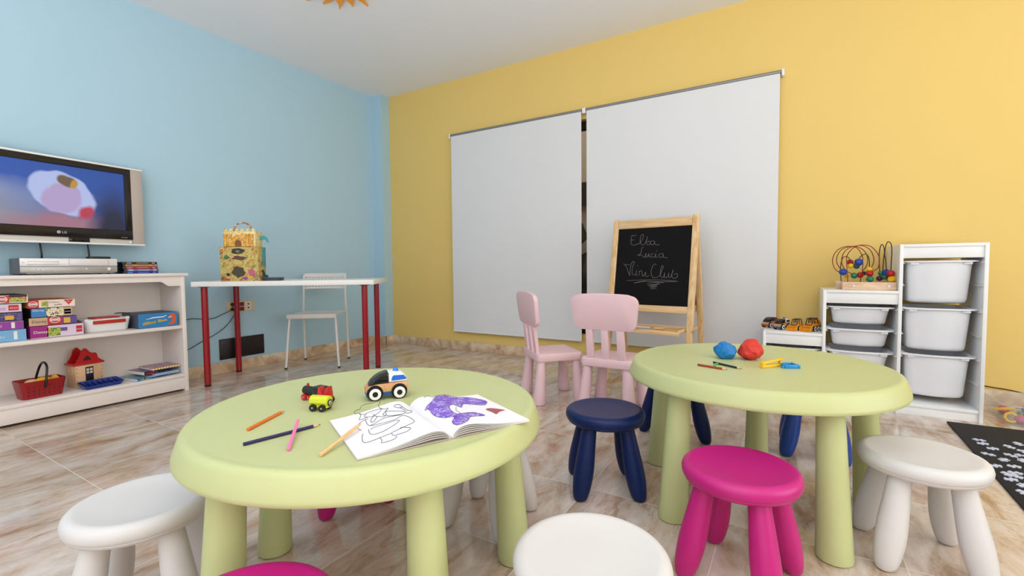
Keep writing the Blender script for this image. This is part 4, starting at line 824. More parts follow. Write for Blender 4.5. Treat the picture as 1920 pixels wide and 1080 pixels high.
for x in (x0, x1): tube(b, [backpt(x, .640), backpt(x, .770)], .006, 8)
obj('backrest', b, CM, r)

# ================================================================== SOCKET PLATE, VENT, CABLES
r = thing('socket_plate', 'cream wall plate with red sockets on the blue wall behind the desk', 'socket', (XB, 2.08, .515))
b = new(); box(b, (0, -.105, -.04), (.010, .112, .045), .003); obj('plate', b, mat('cream_plastic', (226, 200, 160), .4), r)
b = new()
for z in (-.018, .022): tube(b, [(.010, -.065, z), (.012, -.065, z)], .014, 18)
obj('round_socket', b, BLACK, r)
b = new(); box(b, (.010, -.03, .004), (.013, .028, .036), .001); box(b, (.010, -.03, -.034), (.013, .028, -.002), .001); obj('red_switch', b, mat('maroon_plastic', (120, 22, 24), .35), r)
b = new(); box(b, (.010, .04, -.032), (.012, .086, .036), .001); obj('data_plate', b, mat('white_data_plate', (232, 224, 210), .4), r)
b = new(); box(b, (.012, .057, .012), (.0128, .069, .024)); box(b, (.012, .057, -.018), (.0128, .069, -.006)); obj('data_port', b, BLACK, r)
r = thing('plug', 'black plug in the cream wall plate, upper one', 'plug', (XB + .012, 2.015, .537), 0, 'plugs in the wall plate'); b = new(); tube(b, [(0, 0, 0), (.03, 0, 0)], [.014, .011], 14); obj('plug_body', b, BLACK, r)
r2 = dup(r, (XB + .012, 2.015, .497), 0, 'black plug in the cream wall plate, lower one')
b = new(); box(b, (XB, 1.908, .105), (XB + .012, 2.266, .268), .003); g_ = obj('wall_vent', b, mat('dark_brown_vent', (26, 10, 14), .4)); tag(g_, 'dark rectangular cover plate low on the blue wall under the desk', 'cover plate')
for pts, lab in (([(.030, 2.015, .535), (.035, 2.0, .51), (.02, 1.985, .486), (.013, 1.93, .462), (.012, 1.87, .440), (.012, 1.80, .442), (.012, 1.72, .452), (.012, 1.66, .445)], 'thin black cable running level from the wall plate to the bookcase'), ([(.032, 2.015, .495), (.04, 2.02, .47), (.02, 2.0, .42), (.013, 1.95, .36), (.012, 1.88, .315), (.012, 1.80, .28), (.012, 1.72, .24), (.012, 1.66, .215)], 'thin black cable sagging lower from the wall plate to the bookcase')):
    b = new(); tube(b, smoothpts([(XB + p[0], p[1], p[2]) for p in pts], 5), .0028, 6); tag(obj('cable', b, BLACK), lab, 'cable')

# ================================================================== STEPPED STORAGE UNIT AND BINS
FY, BY = 3.205, 3.586
r = thing('stepped_storage', 'white stepped storage frame with three column heights for slide-out bins, against the yellow wall', 'storage unit', (.3635, FY, 0))
ox = .3635; hs = (.412, .668, .918)
PX = [-.130 - ox, .172 - ox, .510 - ox, .841 - ox]; pt = .016; dy = BY - FY
for k, (x, h) in enumerate(zip(PX, (hs[0], hs[1], hs[2], hs[2]))):
    b = new(); box(b, (x, 0, 0), (x + pt, dy, h), .0015); obj('upright_panel', b, WHITEL, r)
for k in range(3):
    x0, x1, h = PX[k] + pt, PX[k + 1], hs[k]
    if k < 2: x1 = PX[k + 1]
    b = new(); box(b, (x0, 0, h - .016), (x1, dy, h), .0015); obj('top_board', b, WHITEL, r)
    b = new(); box(b, (x0, .006, h - .074), (x1, .020, h - .016), .001); obj('front_rail', b, WHITEL, r)
    b = new(); box(b, (x0, .004, .045), (x1, dy, .061), .0015); obj('bottom_board', b, WHITEL, r)
    b = new(); box(b, (x0, .010, .0), (x1, .024, .045), .001); obj('kick_board', b, WHITEL, r)
    b = new(); box(b, (x0, dy - .016, h - .074), (x1, dy, h - .016), .001); obj('rear_rail', b, WHITEL, r)
RUN = mat('clear_runner', (226, 224, 216), .3)
def runner(x, z, s):
    b = new(); box(b, (x if s > 0 else x - .010, .012, z - .003), (x + .010 if s > 0 else x, dy - .03, z), .001); box(b, (x if s > 0 else x - .004, .012, z - .003), (x + .004 if s > 0 else x, dy - .03, z + .009), .001); obj('runner', b, RUN, r)
levels = {2: (.818, .700, .565, .438, .316, .19), 1: (.562, .434, .308, .18), 0: (.305, .18)}
for k, zs in levels.items():
    for z in zs:
        runner(PX[k] + pt, z, 1); runner(PX[k + 1], z, -1)
BIN = mat('frosted_bin_plastic', (236, 237, 242), .38, var=.008)
def make_bin(wi, h, label, loc, depth=.335):
    """wi: clear width between the uprights, local origin at the front centre of the rim underside"""
    r = thing('storage_bin', label, 'storage bin', loc, 0, 'white bins in the stepped storage frame')
    rw = wi - .004
    def ring(w_, f, d_, rr, n=6):
        pts = []
        # straight back, curved front (front at -y)
        m = 14
        for q in range(n + 1):
            a = math.radians(90 * q / n); pts.append((w_ / 2 - rr + rr * math.cos(a), d_ - rr + rr * math.sin(a)))
        for q in range(n + 1):
            a = math.radians(90 + 90 * q / n); pts.append((-w_ / 2 + rr + rr * math.cos(a), d_ - rr + rr * math.sin(a)))
        R2 = min(.045, w_ * .2)
        for q in range(n + 1):
            a = math.radians(180 + 80 * q / n); pts.append((-w_ / 2 + R2 + R2 * math.cos(a), f + R2 + .012 + R2 * math.sin(a)))
        for q in range(1, m):
            u = -1 + 2 * q / m; pts.append((u * (w_ / 2 - R2), f + .012 - .014 * (1 - u * u)))
        for q in range(n + 1):
            a = math.radians(280 + 80 * q / n); pts.append((w_ / 2 - R2 + R2 * math.cos(a), f + R2 + .012 + R2 * math.sin(a)))
        return pts
    wt = wi - .052; wb = wi - .078
    t = bmesh.new()
    specs = [(wb - .010, .044, depth - .044, .03, -h + .004), (wb, .037, depth - .04, .03, -h + .014), (wb + .004, .034, depth - .036, .03, -h + .03), (wt, .012, depth - .018, .03, -.004), (rw, .0, depth, .012, -.004), (rw, .0, depth, .012, .004), (wt - .004, .016, depth - .022, .03, .004), (wb - .002, .040, depth - .04, .028, -h + .010)]
    R = []
    for w_, f, d_, rr, z in specs: R.append([t.verts.new((x, y, z)) for x, y in ring(w_, f, d_, rr)])
    for p, q in zip(R, R[1:]):
        for k in range(len(p)): t.faces.new((p[k], p[(k + 1) % len(p)], q[(k + 1) % len(p)], q[k]))
    bm0 = [t.verts.new((x * .95, .006 + y * .97, -h)) for x, y in ring(wb - .02, .052, depth - .052, .03)]
    for k in range(len(bm0)): t.faces.new((bm0[k], bm0[(k + 1) % len(bm0)], R[0][(k + 1) % len(bm0)], R[0][k]))
    t.faces.new(bm0[::-1]); t.faces.new(R[-1])
    bmesh.ops.recalc_face_normals(t, faces=t.faces)
    b = new(); merge(b, t); obj('bin_body', b, BIN, r, None, 50)
    for s in (-1, 1):
        b = new(); box(b, (s * (wi / 2 - .052) - .017, .018, -.017), (s * (wi / 2 - .052) + .017, .030, -.004), .003); obj('grip_tab', b, BIN, r)
    return r
def colx(k): return (PX[k] + pt + PX[k + 1]) / 2 + ox
def wid(k): return PX[k + 1] - PX[k] - pt
for k, z, h, lab in ((2, .826, .222, 'deep white bin, topmost in the tall right column'), (2, .574, .226, 'deep white bin, middle one in the tall right column'), (2, .325, .226, 'deep white bin, lowest in the tall right column'),
                     (1, .571, .098, 'shallow white bin, topmost in the middle column'), (1, .443, .098, 'shallow white bin, second from the top in the middle column'), (1, .317, .098, 'shallow white bin, third in the middle column, half hidden by the green table'),
                     (0, .314, .098, 'white bin in the low left column, hardly showing above the green table')):
    make_bin(wid(k), h, lab, (colx(k), FY + .012, z))

# ================================================================== TOY VEHICLES
def wheel(par, x, y, s, rr, wd, rim, hub, ring_=True):
    b = new(); P = [(x, y - s * wd / 2, rr), (x, y + s * wd / 2, rr)]
    M = T(x, y, rr) @ RX(-s * PI / 2)
    lathe(b, [(0, -wd / 2), (rr * .9, -wd / 2), (rr, -wd * .3), (rr, wd * .3), (rr * .92, wd / 2), (0, wd / 2)], 28, M); o = obj('wheel', b, BLACK, par)
    if ring_:
        b = new(); lathe(b, [(0, wd / 2), (rr * .84, wd / 2), (rr * .80, wd / 2 + .001), (0, wd / 2 + .001)], 28, M); obj('rim', b, rim, o)
    b = new(); lathe(b, [(0, wd / 2 + .001), (rr * .40, wd / 2 + .001), (rr * .38, wd / 2 + .002), (0, wd / 2 + .002)], 20, M); obj('hub', b, hub, o)
def emergency_car(label, loc, rz, body_low, upper, window, top, s=1.0, dome=True, group=None, name='toy_car'):
    r = thing(name, label, 'toy car', loc, rz, group); r.scale = (s, s, s)
    M = basis((1, 0, 0), (0, 0, 1), (0, -1, 0))
    def part(nm, poly, y, m, bev=.004):
        b = new(); prism(b, poly, -y, y, M, 0, bev); return obj(nm, b, m, r)
    part('wooden_body', [(.046, .038), (.030, .0415), (-.0545, .0445), (-.056, .034), (-.054, .021), (.049, .018), (.0545, .026), (.053, .033)], .024, BEECH, .0035)
    part('base', [(.052, .019), (-.053, .0215), (-.052, .013), (.050, .010), (.053, .014)], .022, body_low, .002)
    part('windscreen', [(.0455, .0385), (.0385, .049), (.028, .0585), (.015, .0655), (.000, .0695), (-.0050, .0695), (-.0050, .0435), (.020, .0425)], .0235, SHINYBLACK, .004)
    part('rear_cabin', [(-.0052, .0440), (-.0052, .0695), (-.024, .0700), (-.040, .067), (-.050, .057), (-.0545, .0445)], .0232, upper, .004)
    if window:
        for sy in (-1, 1):
            b = new(); prism(b, rrect(.036, .015, .006, 4, -.032, .056), 0, .0012, basis((1, 0, 0), (0, 0, 1), (0, -sy, 0), (0, -sy * -.0232 if sy < 0 else -.0232 * -1 * -1, 0))) if False else prism(b, [(-.012, .0495), (-.014, .058), (-.018, .0625), (-.044, .0615), (-.050, .0545), (-.051, .0500), (-.016, .0485)], 0, .0012, basis((1, 0, 0), (0, 0, 1), (0, -1, 0), (0, -.0232 if sy < 0 else .0244, 0)))
            obj('side_window', b, window, r)
    if dome:
        b = new(); lathe(b, [(0, .0785), (.004, .0778), (.0065, .075), (.0075, .071), (.0075, .0685), (0, .0685)], 20, T(-.026, 0, 0)); obj('beacon', b, top, r)
    for x in (.030, -.032):
        for sy in (-1, 1): wheel(r, x, sy * .0245, sy, .0178, .011, WHITE, BLACK)
        b = new()
        for sy in (-1, 1): lathe(b, [(0, -.003), (.0205, -.003), (.0205, .0025), (0, .0025)], 28, T(x, sy * .0225, .0195) @ RX(-sy * PI / 2))
        obj('wheel_arch', b, BLACK, r)
    return r
ca_ = math.atan2(-.79, -.61)
emergency_car('wooden toy police car with black windscreen and blue beacon, behind the open book', (-.918, .872, .4745), ca_, mat('police_base_blue', (26, 84, 150), .35), WHITE, mat('window_blue', (20, 100, 206), .3), mat('beacon_blue', (30, 120, 214), .2))
Gt = 'toy vehicles parked on the low end of the storage frame'
fa = math.radians(-122)
emergency_car('small red toy car parked furthest left on the low end of the storage frame', (-.100, 3.405, .412), fa, mat('red_car_base', (190, 40, 34), .35), mat('dark_red_roof', (120, 40, 36), .3), None, REDP, .95, False, Gt)
emergency_car('small blue and white toy police car parked on the low end of the storage frame', (-.034, 3.335, .412), fa + .05, mat('police_base_blue', (26, 84, 150), .35), WHITE, SHINYBLACK, mat('beacon_navy', (30, 60, 120), .2), .95, True, Gt)
def loader(label, loc, rz, six):
    r = thing('toy_loader', label, 'toy loader', loc, rz, Gt)
    M = basis((1, 0, 0), (0, 0, 1), (0, -1, 0))
    b = new(); prism(b, [(.035, .016), (.040, .030), (.030, .038), (-.045, .046) if six else (-.03, .042), (-.052, .034) if six else (-.036, .03), (-.050, .014) if six else (-.034, .014)], -.019, .019, M, 0, .003); obj('body', b, ORNG, r)
    b = new()
    for sy in (-1, 1):
        P = [(.036, sy * .017, .034), (.022, sy * .016, .066), (-.012, sy * .016, .068), (-.020, sy * .017, .040)]
        tube(b, P, .0026, 6); tube(b, [(.008, sy * .0165, .038), (.008, sy * .016, .067)], .002, 6)
    for x, z in ((.022, .066), (-.012, .068), (.036, .034)): tube(b, [(x, -.017, z), (x, .017, z)], .0026, 6)
    tube(b, [(.030, 0, .048), (.022, 0, .067)], .002, 6)
    obj('cab_frame', b, mat('cab_frame_brown', (60, 22, 20), .3), r)
    if six:
        b = new(); box(b, (-.045, -.016, .045), (-.014, .016, .060), .004); obj('hopper', b, ORNG, r)
        b = new(); lathe(b, [(0, .073), (.006, .070), (.008, .064), (.004, .060), (0, .060)], 14, T(-.028, .004, 0)); obj('beacon', b, mat('brick_red_plastic', (186, 48, 30), .35), r)
    # scoop
    b = new(); n = 8; prof = [(.060 + .014 * math.cos(math.radians(100 + 170 * q / n)), .016 + .013 * math.sin(math.radians(100 + 170 * q / n))) for q in range(n + 1)]
    inner = [(.060 + .011 * math.cos(math.radians(270 - 170 * q / n)), .016 + .010 * math.sin(math.radians(270 - 170 * q / n))) for q in range(n + 1)]
    prism(b, prof + [(.078, .002), (.078, .004)] + inner, -.026, .026, M)
    for sy in (-1, 1): prism(b, prof + [(.078, .002)], sy * .026 - .0015, sy * .026 + .0015, M)
    obj('scoop', b, ORNG, r)
    b = new()
    for sy in (-1, 1): tube(b, [(.048, sy * .018, .016), (.030, sy * .020, .040)], .003, 6)
    obj('lift_arm', b, ORNG, r)
    for x in ((.022, -.008, -.036) if six else (.018, -.018)):
        for sy in (-1, 1): wheel(r, x, sy * .0235, sy, .0138, .009, WHITE, BLACK)
    return r
loader('smaller orange toy loader with scoop, right beside the small blue toy car', (.049, 3.335, .412), fa + .05, False)
loader('larger orange toy loader with scoop, next to the upright of the storage frame', (.128, 3.340, .412), fa + .02, True).scale = (1.12, 1.12, 1.12)

# toy train on the near green table
r = thing('toy_train_engine', 'black and red toy train engine on the nearer green table', 'toy train', (-1.060, .759, .4745), math.atan2(.757 - .771, -.099) - .12)
b = new(); tube(b, [(.036, 0, .024), (-.008, 0, .024)], .0115, 20); box(b, (.0, -.010, .012), (.030, .010, .024), .002); obj('boiler', b, BLACK, r)
b = new(); box(b, (-.036, -.014, .012), (-.006, .014, .036), .003); box(b, (-.038, -.0155, .034), (-.004, .0155, .0395), .002); obj('cab', b, BLACK, r)
b = new(); box(b, (-.040, -.0125, .0095), (.036, .0125, .014), .002); obj('chassis', b, REDP, r)
b = new(); tube(b, [(.026, 0, .030), (.026, 0, .042)], [.0028, .0034], 12); obj('chimney', b, REDP, r)
for x in (.026, -.002, -.028):
    for sy in (-1, 1):
        b = new(); M = T(x, sy * .0135, .0085) @ RX(-sy * PI / 2); lathe(b, [(0, -.003), (.0085, -.003), (.0085, .002), (.006, .003), (0, .003)], 20, M); o = obj('wheel', b, REDP, r)
        b = new(); lathe(b, [(0, .003), (.002, .003), (.0015, .004), (0, .004)], 12, M); obj('axle_cap', b, CHROME, o)
r = thing('toy_train_car', 'red toy train car with two tall points, touching the black engine', 'toy train', (-1.010, .753, .4745), math.radians(205))
b = new(); M = basis((1, 0, 0), (0, 0, 1), (0, -1, 0))
prism(b, [(-.016, .010), (.016, .010), (.016, .026), (.013, .044), (.009, .044), (.0, .026), (-.008, .044), (-.013, .044), (-.016, .026)], -.012, .012, M, 0, .002); obj('body', b, REDP, r)
for x in (.009, -.009):
    for sy in (-1, 1):
        b = new(); M = T(x, sy * .0135, .0085) @ RX(-sy * PI / 2); lathe(b, [(0, -.003), (.0085, -.003), (.0085, .003), (0, .003)], 20, M); o = obj('wheel', b, BLACK, r)
        b = new(); lathe(b, [(0, .003), (.002, .003), (.0015, .004), (0, .004)], 12, M); obj('axle_cap', b, CHROME, o)
r = thing('toy_wagon', 'yellow barrel-shaped toy wagon with black wheels, in front of the train engine', 'toy train', (-.974, .7135, .4745), math.atan2(.012, .06) + .12)
LIME = mat('lime_yellow_paint', (204, 210, 40), .3)
b = new(); tube(b, [(-.024, 0, .023), (-.0235, 0, .023), (.0235, 0, .023), (.024, 0, .023)], [.012, .0135, .0135, .012], 10); obj('barrel', b, LIME, r, None, 20)
b = new(); box(b, (-.024, -.010, .008), (.024, .010, .014), .002); obj('chassis', b, LIME, r)
for sx in (1, -1):
    b = new(); M = T(sx * .024, 0, .0195) @ RY(sx * PI / 2); lathe(b, [(0, 0), (.0085, 0), (.0085, .002), (0, .002)], 24, M); o = obj('buffer_ring', b, BLACK, r)
    b = new(); lathe(b, [(0, .002), (.0062, .002), (.005, .0035), (0, .0035)], 20, M); obj('magnet', b, CHROME, o)
for x in (.012, -.013):
    for sy in (-1, 1):
        b = new(); M = T(x, sy * .0135, .0088) @ RX(-sy * PI / 2); lathe(b, [(0, -.004), (.0085, -.004), (.0088, .0), (.008, .0035), (0, .0035)], 22, M); o = obj('wheel', b, BLACK, r)
        b = new(); lathe(b, [(0, .0035), (.0022, .0035), (.0015, .0045), (0, .0045)], 12, M); obj('axle_cap', b, CHROME, o)

# ================================================================== PENCILS
def pencil(a, b_, col, label, rad=.0037, tipm=None, group='pencils lying on the nearer green table', lead=None, name='pencil'):
    a = Vector(a); b_ = Vector(b_); L_ = (b_ - a).length; d = (b_ - a).normalized()
    z = d.orthogonal().normalized(); r = bpy.data.objects.new(name, None); C.objects.link(r)
    x = d; zz = Vector((0, 0, 1)); y = zz.cross(x).normalized(); zz = x.cross(y)
    r.matrix_world = basis(x, y, zz, a); tag(r, label, 'pencil', group)
    b = new(); t = bmesh.new()
    tube(b, [(0, 0, 0), (.0006, 0, 0), (L_ - .017, 0, 0)], [rad * .8, rad, rad], 6); obj('barrel', b, col, r, None, 20)
    b = new(); tube(b, [(L_ - .017, 0, 0), (L_ - .005, 0, 0)], [rad * .97, rad * .35], 12); obj('sharpened_wood', b, tipm or mat('cut_wood', (226, 184, 140), .6), r)
    b = new(); tube(b, [(L_ - .005, 0, 0), (L_ - .0005, 0, 0)], [rad * .36, rad * .08], 8); obj('lead', b, lead or col, r)
    b = new(); tube(b, [(-.0004, 0, 0), (.0, 0, 0)], [rad * .32, rad * .32], 8); obj('end_lead', b, lead or col, r)
    return r
Z0 = .4782
def hz(t):
    a_ = abs(t) / .185; return .003 + .02 * ((a_ / .2) * math.exp(1 - a_ / .2))
pencil((-.984, .541, Z0), (-1.040, .662, Z0), mat('orange_pencil', (222, 112, 34), .35), 'orange pencil lying furthest left on the nearer green table')
pencil((-.909, .490, Z0), (-.876, .640, Z0), mat('navy_pencil', (36, 28, 84), .35), 'long dark navy pencil lying under the pink pencil', lead=BLACK)
pencil((-.807, .518, Z0), (-.926, .622, Z0 + .0118), mat('pink_pencil', (236, 124, 178), .35), 'pink pencil lying across the navy pencil')
pencil((-.730, .530, Z0 + .001), (-.768, .660, Z0 + .0145), wood('natural_pencil', (222, 172, 112), (240, 200, 146), (10, 60, 60), .4), 'natural wood pencil resting with its tip on the open colouring book')
Gp = 'pencils lying on the further green table'
pencil((-.263, 1.672, Z0), (-.166, 1.638, Z0), mat('brown_red_pencil', (158, 60, 40), .35), 'brown red pencil on the further green table, left of the black one', rad=.0042, group=Gp)
pencil((-.222, 1.738, Z0), (-.127, 1.672, Z0), mat('black_pencil', (34, 24, 28), .3), 'black pencil with bare wood tip on the further green table', group=Gp, tipm=mat('pale_pink_wood', (230, 180, 150), .6))
b = new(); tube(b, smoothpts([(-.207, 1.668, Z0 - .0005), (-.214, 1.700, Z0 - .0005), (-.206, 1.722, Z0 - .0005)], 4), [.003] * 9, 10); tag(obj('crayon', b, mat('green_crayon', (60, 190, 96), .3)), 'short bright green crayon stub between the brown and the black pencil', 'crayon')

# ================================================================== OPEN COLOURING BOOK
br_ = thing('colouring_book', 'open colouring book with a cook outline and a purple whale, on the nearer green table', 'book', (-.577, .72, .4745))
MB_ = basis((.451, .8925, 0), (-.8925, .451, 0), (0, 0, 1))
def sheet(t0, t1, s0, s1, k, th_=.0006, base=.0, name='page', m=PAPER, extra=0.0):
    n = 26; b = new(); t = bmesh.new(); top = []
    for i in range(n + 1):
        u = t0 + (t1 - t0) * i / n; z = .0012 + (hz(u) - .0015) * k + base
        top.append([t.verts.new(MB_ @ Vector((u, s0 + (s1 - s0) * j / 4, z))) for j in range(5)])
    for i in range(n):
        for j in range(4): t.faces.new((top[i][j], top[i + 1][j], top[i + 1][j + 1], top[i][j + 1]))
    e = bmesh.ops.extrude_face_region(t, geom=t.faces[:])
    for v in [q for q in e['geom'] if isinstance(q, bmesh.types.BMVert)]: v.co.z -= th_
    bmesh.ops.recalc_face_normals(t, faces=t.faces); merge(b, t); return obj(name, b, m, br_)
PG2 = mat('newsprint_page', (222, 216, 214), .8, var=.01)
sheet(-.186, -.001, -.003, .245, 0.02, .0004, .0, 'cover', mat('cover_pale', (214, 196, 190), .5)); sheet(.001, .192, -.003, .247, 0.02, .0004, .0, 'cover', mat('cover_pale', (214, 196, 190), .5))
for k in (.35, .55, .75, .9): sheet(-.1845 - .001 * k, -.001, -.0015 * (1 - k), .243, k, .0008, 0, 'page', PG2)
for k in (.25, .45, .65, .85): sheet(.001, .188 + .001 * k, -.0015 * (1 - k), .245, k, .0008, 0, 'page', PG2)
left = sheet(-.1855, -.001, 0, .244, 1.0); right = sheet(.001, .190, 0, .246, 1.0)
def surf(t, s, off=.0004): return MB_ @ Vector((t, s, .0012 + hz(t) - .0015 + off))
def strokes(name, data, par, rr=.0005):
    b = new()
    for st in data:
        if len(st) > 3: st = [(p.x, p.y) for p in smoothpts([(u, v, 0) for u, v in st], 3)]
        P = []
        for (a0, b0), (a1, b1) in zip(st, st[1:]):
            n = max(1, int(math.hypot(a1 - a0, b1 - b0) / .006))
            for q in range(n): P.append((a0 + (a1 - a0) * q / n, b0 + (b1 - b0) * q / n))
        P.append(st[-1]); tube(b, [surf(u, v) for u, v in P], rr, 5)
    return obj(name, b, INK, par)
strokes('cook_outline', DRAW, left, .00052); strokes('whale_outline', DRAW2, right, .00045)
def drape(name, poly, par, m, off=.0003):
    t = bmesh.new(); f = t.faces.new([t.verts.new((x, y, 0)) for x, y in poly]); bmesh.ops.triangulate(t, faces=[f])
    for _ in range(3): bmesh.ops.subdivide_edges(t, edges=[e for e in t.edges if e.calc_length() > .008], cuts=1, use_grid_fill=False); bmesh.ops.triangulate(t, faces=[q for q in t.faces if len(q.verts) > 3])
    for v in t.verts: v.co = surf(v.co.x, v.co.y, off)
    bmesh.ops.recalc_face_normals(t, faces=t.faces)
    if sum(f.normal.z for f in t.faces) < 0: bmesh.ops.reverse_faces(t, faces=t.faces)
    b = new(); merge(b, t); return obj(name, b, m, par)
SCR = patchwork('purple_scribble', [(104, 66, 178), (122, 84, 196), (138, 104, 208), (112, 72, 186), (196, 182, 230), (126, 88, 200), (150, 118, 214)], 60, .7, 6)
drape('whale_colouring', [(p.x, p.y) for p in smoothpts([(u, v, 0) for u, v in WHALE], 3, True)], right, SCR); drape('red_colouring', [(p.x, p.y) for p in smoothpts([(u, v, 0) for u, v in FISH], 3, True)], right, mat('dusty_red', (164, 84, 88), .7, var=.3, vscale=200))

# ================================================================== CLAY LUMPS AND CUTTERS
def clay(label, x, y, rr, sx, sz, m, seed):
    import mathutils
    b = new(); t = bmesh.new(); bmesh.ops.create_icosphere(t, subdivisions=3, radius=1); random.seed(int(seed * 10))
    for v in t.verts:
        n = v.co.normalized(); p = n * 1.3 + Vector((seed, seed * 2.1, 0)); d = mathutils.noise.noise(p) * .20 + abs(mathutils.noise.noise(p * 2.4)) * -.16 + mathutils.noise.noise(p * 4) * .10 + random.uniform(-.022, .022)
        f = 1 + d; v.co = Vector((n.x * rr * sx * f, n.y * rr * f, n.z * rr * sz * f))
    zm = min(v.co.z for v in t.verts); cut = zm + rr * .14
    for v in t.verts: v.co.z = max(v.co.z, cut) - cut
    merge(b, t); o = obj('clay_lump', b, m, None, None, 17); o.location = (x, y, .4746); o.rotation_euler = (0, 0, .5); tag(o, label, 'modelling clay', 'clay lumps on the further green table')
clay('bright blue lump of modelling clay on the further green table', -.196, 1.850, .038, 1.0, .88, mat('blue_clay', (6, 118, 190), .5, bump=.3, bscale=60), 3.7)
clay('red lump of modelling clay on the further green table', -.115, 1.872, .042, 1.0, .90, mat('red_clay', (206, 46, 34), .5, bump=.3, bscale=60), 9.2)
r = thing('clay_cutter', 'yellow plastic clay clip with two prongs on the further green table', 'clay tool', (-.045, 1.765, .4746), math.radians(50))
b = new(); box(b, (-.045, -.007, 0), (.045, .007, .010), .002, RX(0)); obj('lower_prong', b, YELP, r)
b = new(); box(b, (-.045, -.007, .010), (-.030, .007, .018), .001); box(b, (-.045, -.007, .0), (.047, .007, .007), .002, T(0, 0, .017) @ RY(math.radians(-5))); obj('upper_prong', b, YELP, r)
b = new(); box(b, (.034, -.006, .010), (.040, .006, .019), .001); obj('clip_end', b, YELP, r)
CYB = mat('cyan_blue_plastic', (30, 140, 210), .35)
r = thing('clay_mould', 'small square blue plastic frame next to the yellow clip on the further green table', 'clay tool', (.006, 1.790, .4746), math.radians(28))
for (x0, y0, x1, y1) in ((-.024, -.024, -.016, .024), (.016, -.024, .024, .024), (-.016, -.024, .016, -.016), (-.016, .016, .016, .024)):
    b = new(); box(b, (x0, y0, 0), (x1, y1, .012), .002); obj('frame_side', b, CYB, r)
b = new(); box(b, (-.032, -.020, 0), (-.022, -.008, .008), .002); obj('tab', b, CYB, r)

# ================================================================== BEAD MAZE
r = thing('bead_maze', 'wooden bead maze with looping wires, on the middle step of the storage frame', 'toy', (.385, 3.33, .6685))
MAZEW = wood('pale_beech', (216, 176, 140), (236, 204, 172), (12, 40, 40))
def bl(x, y, z): return (x - .385, y - 3.33, z - .6685)
b = new(); box(b, bl(.264, 3.245, .6685), bl(.508, 3.267, .7135), .003); obj('base_rail', b, MAZEW, r)
b = new(); box(b, bl(.243, 3.41, .6685), bl(.500, 3.432, .7135), .003); obj('base_rail', b, MAZEW, r)
b = new(); box(b, bl(.266, 3.267, .678), bl(.500, 3.41, .702), .002); obj('base_board', b, MAZEW, r)
for x in (.318, .475):
    b = new(); tube(b, [bl(x, 3.2455, .691), bl(x, 3.243, .691)], .006, 16); obj('bolt', b, CHROME, r)
wm = {'red': mat('wire_red', (140, 30, 22), .35), 'green': mat('wire_green', (40, 66, 40), .35), 'dark': mat('wire_dark', (40, 20, 26), .35)}
for cn, Y, pts in WIRES:
    n = len(pts); P = []
    for i, (x, z) in enumerate(pts):
        P.append(bl(x, Y + .02 * math.sin(i * .9), max(z, .700)))
    b = new(); tube(b, smoothpts(P, 5), .0023, 8); obj('wire_loop', b, wm[cn], r)
bm = {'blue': BLUP, 'yellow': YELP, 'green': GRNP, 'red': REDP, 'purple': PURP}
for q, (cn, x, z, Y, rr) in enumerate(BEADS):
    b = new(); rr *= 1.22
    if q % 3 == 2: lathe(b, [(0, -rr * .8), (rr * .7, -rr * .75), (rr, -rr * .2), (rr, rr * .2), (rr * .7, rr * .75), (0, rr * .8)], 20, T(*bl(x, Y, max(z, .7022 + rr))) @ RX(.3 + q) @ RY(.4 * q))
    else:
        t = bmesh.new(); bmesh.ops.create_icosphere(t, subdivisions=3, radius=rr); merge(b, t, T(*bl(x, Y, max(z, .7022 + rr))))
    obj('bead', b, bm[cn], r)

# ================================================================== MAT, PUZZLE PIECES, CLEAR BOX, CABLE
b = new(); t = bmesh.new(); prism(t, [(.706, 3.142), (1.9, 3.16), (1.88, 1.2), (.648, 1.2)], .0, .008, None, 0, .002); merge(b, t)
tag(obj('play_mat', b, mat('black_felt', (26, 26, 30), .9, var=.15, vscale=120, bump=.3, bscale=500)), 'black play mat on the floor at the right edge, strewn with puzzle pieces', 'mat')
PP = mat('puzzle_white', (206, 212, 236), .5)
def piece_mesh():
    pts = []; s = .0140
    def side(dx, dy, nx_, ny_, out):
        P = [(-1, 0), (-.35, 0), (-.45, .35 * out), (-.2, .62 * out), (.2, .62 * out), (.45, .35 * out), (.35, 0)]
        return [(dx * s + (nx_[0] * a + ny_[0] * o) * s, dy * s + (nx_[1] * a + ny_[1] * o) * s) for a, o in P]
    pts += side(0, -1, (1, 0), (0, -1), 1); pts += side(1, 0, (0, 1), (1, 0), -1); pts += side(0, 1, (-1, 0), (0, 1), 1); pts += side(-1, 0, (0, -1), (-1, 0), -1)
    b = new(); prism(b, pts, 0, .003); return b
first = None; random.seed(12)
for x, y in PIECES:
    lab = 'small white jigsaw piece lying loose on the black play mat'
    if first is None:
        first = obj('puzzle_piece', piece_mesh(), PP); tag(first, lab, 'puzzle piece', 'puzzle pieces on the black mat'); o = first
    else:
        o = first.copy(); C.objects.link(o)
    o.location = (x, y, .0082); o.rotation_euler = (0, 0, random.uniform(0, 3.1))
r = thing('toy_box', 'clear plastic box of coloured toys on the floor at the right edge', 'box', (1.172, 3.378, 0))
CL = mat('clear_plastic', (214, 222, 220), .08, alpha=.12, spec=.6)
b = new(); t = bmesh.new(); tray_shell(t, .44, .30, .105, .022, .003, 5, .03); merge(b, t); obj('tub', b, CL, r)
b = new(); t = bmesh.new(); A = rrect(.494, .354, .035, 6); Bq = rrect(.482, .342, .03, 6)
R = [[t.verts.new((x, y, z)) for x, y in P] for P, z in ((A, .102), (A, .108), (Bq, .108), (Bq, .102))]
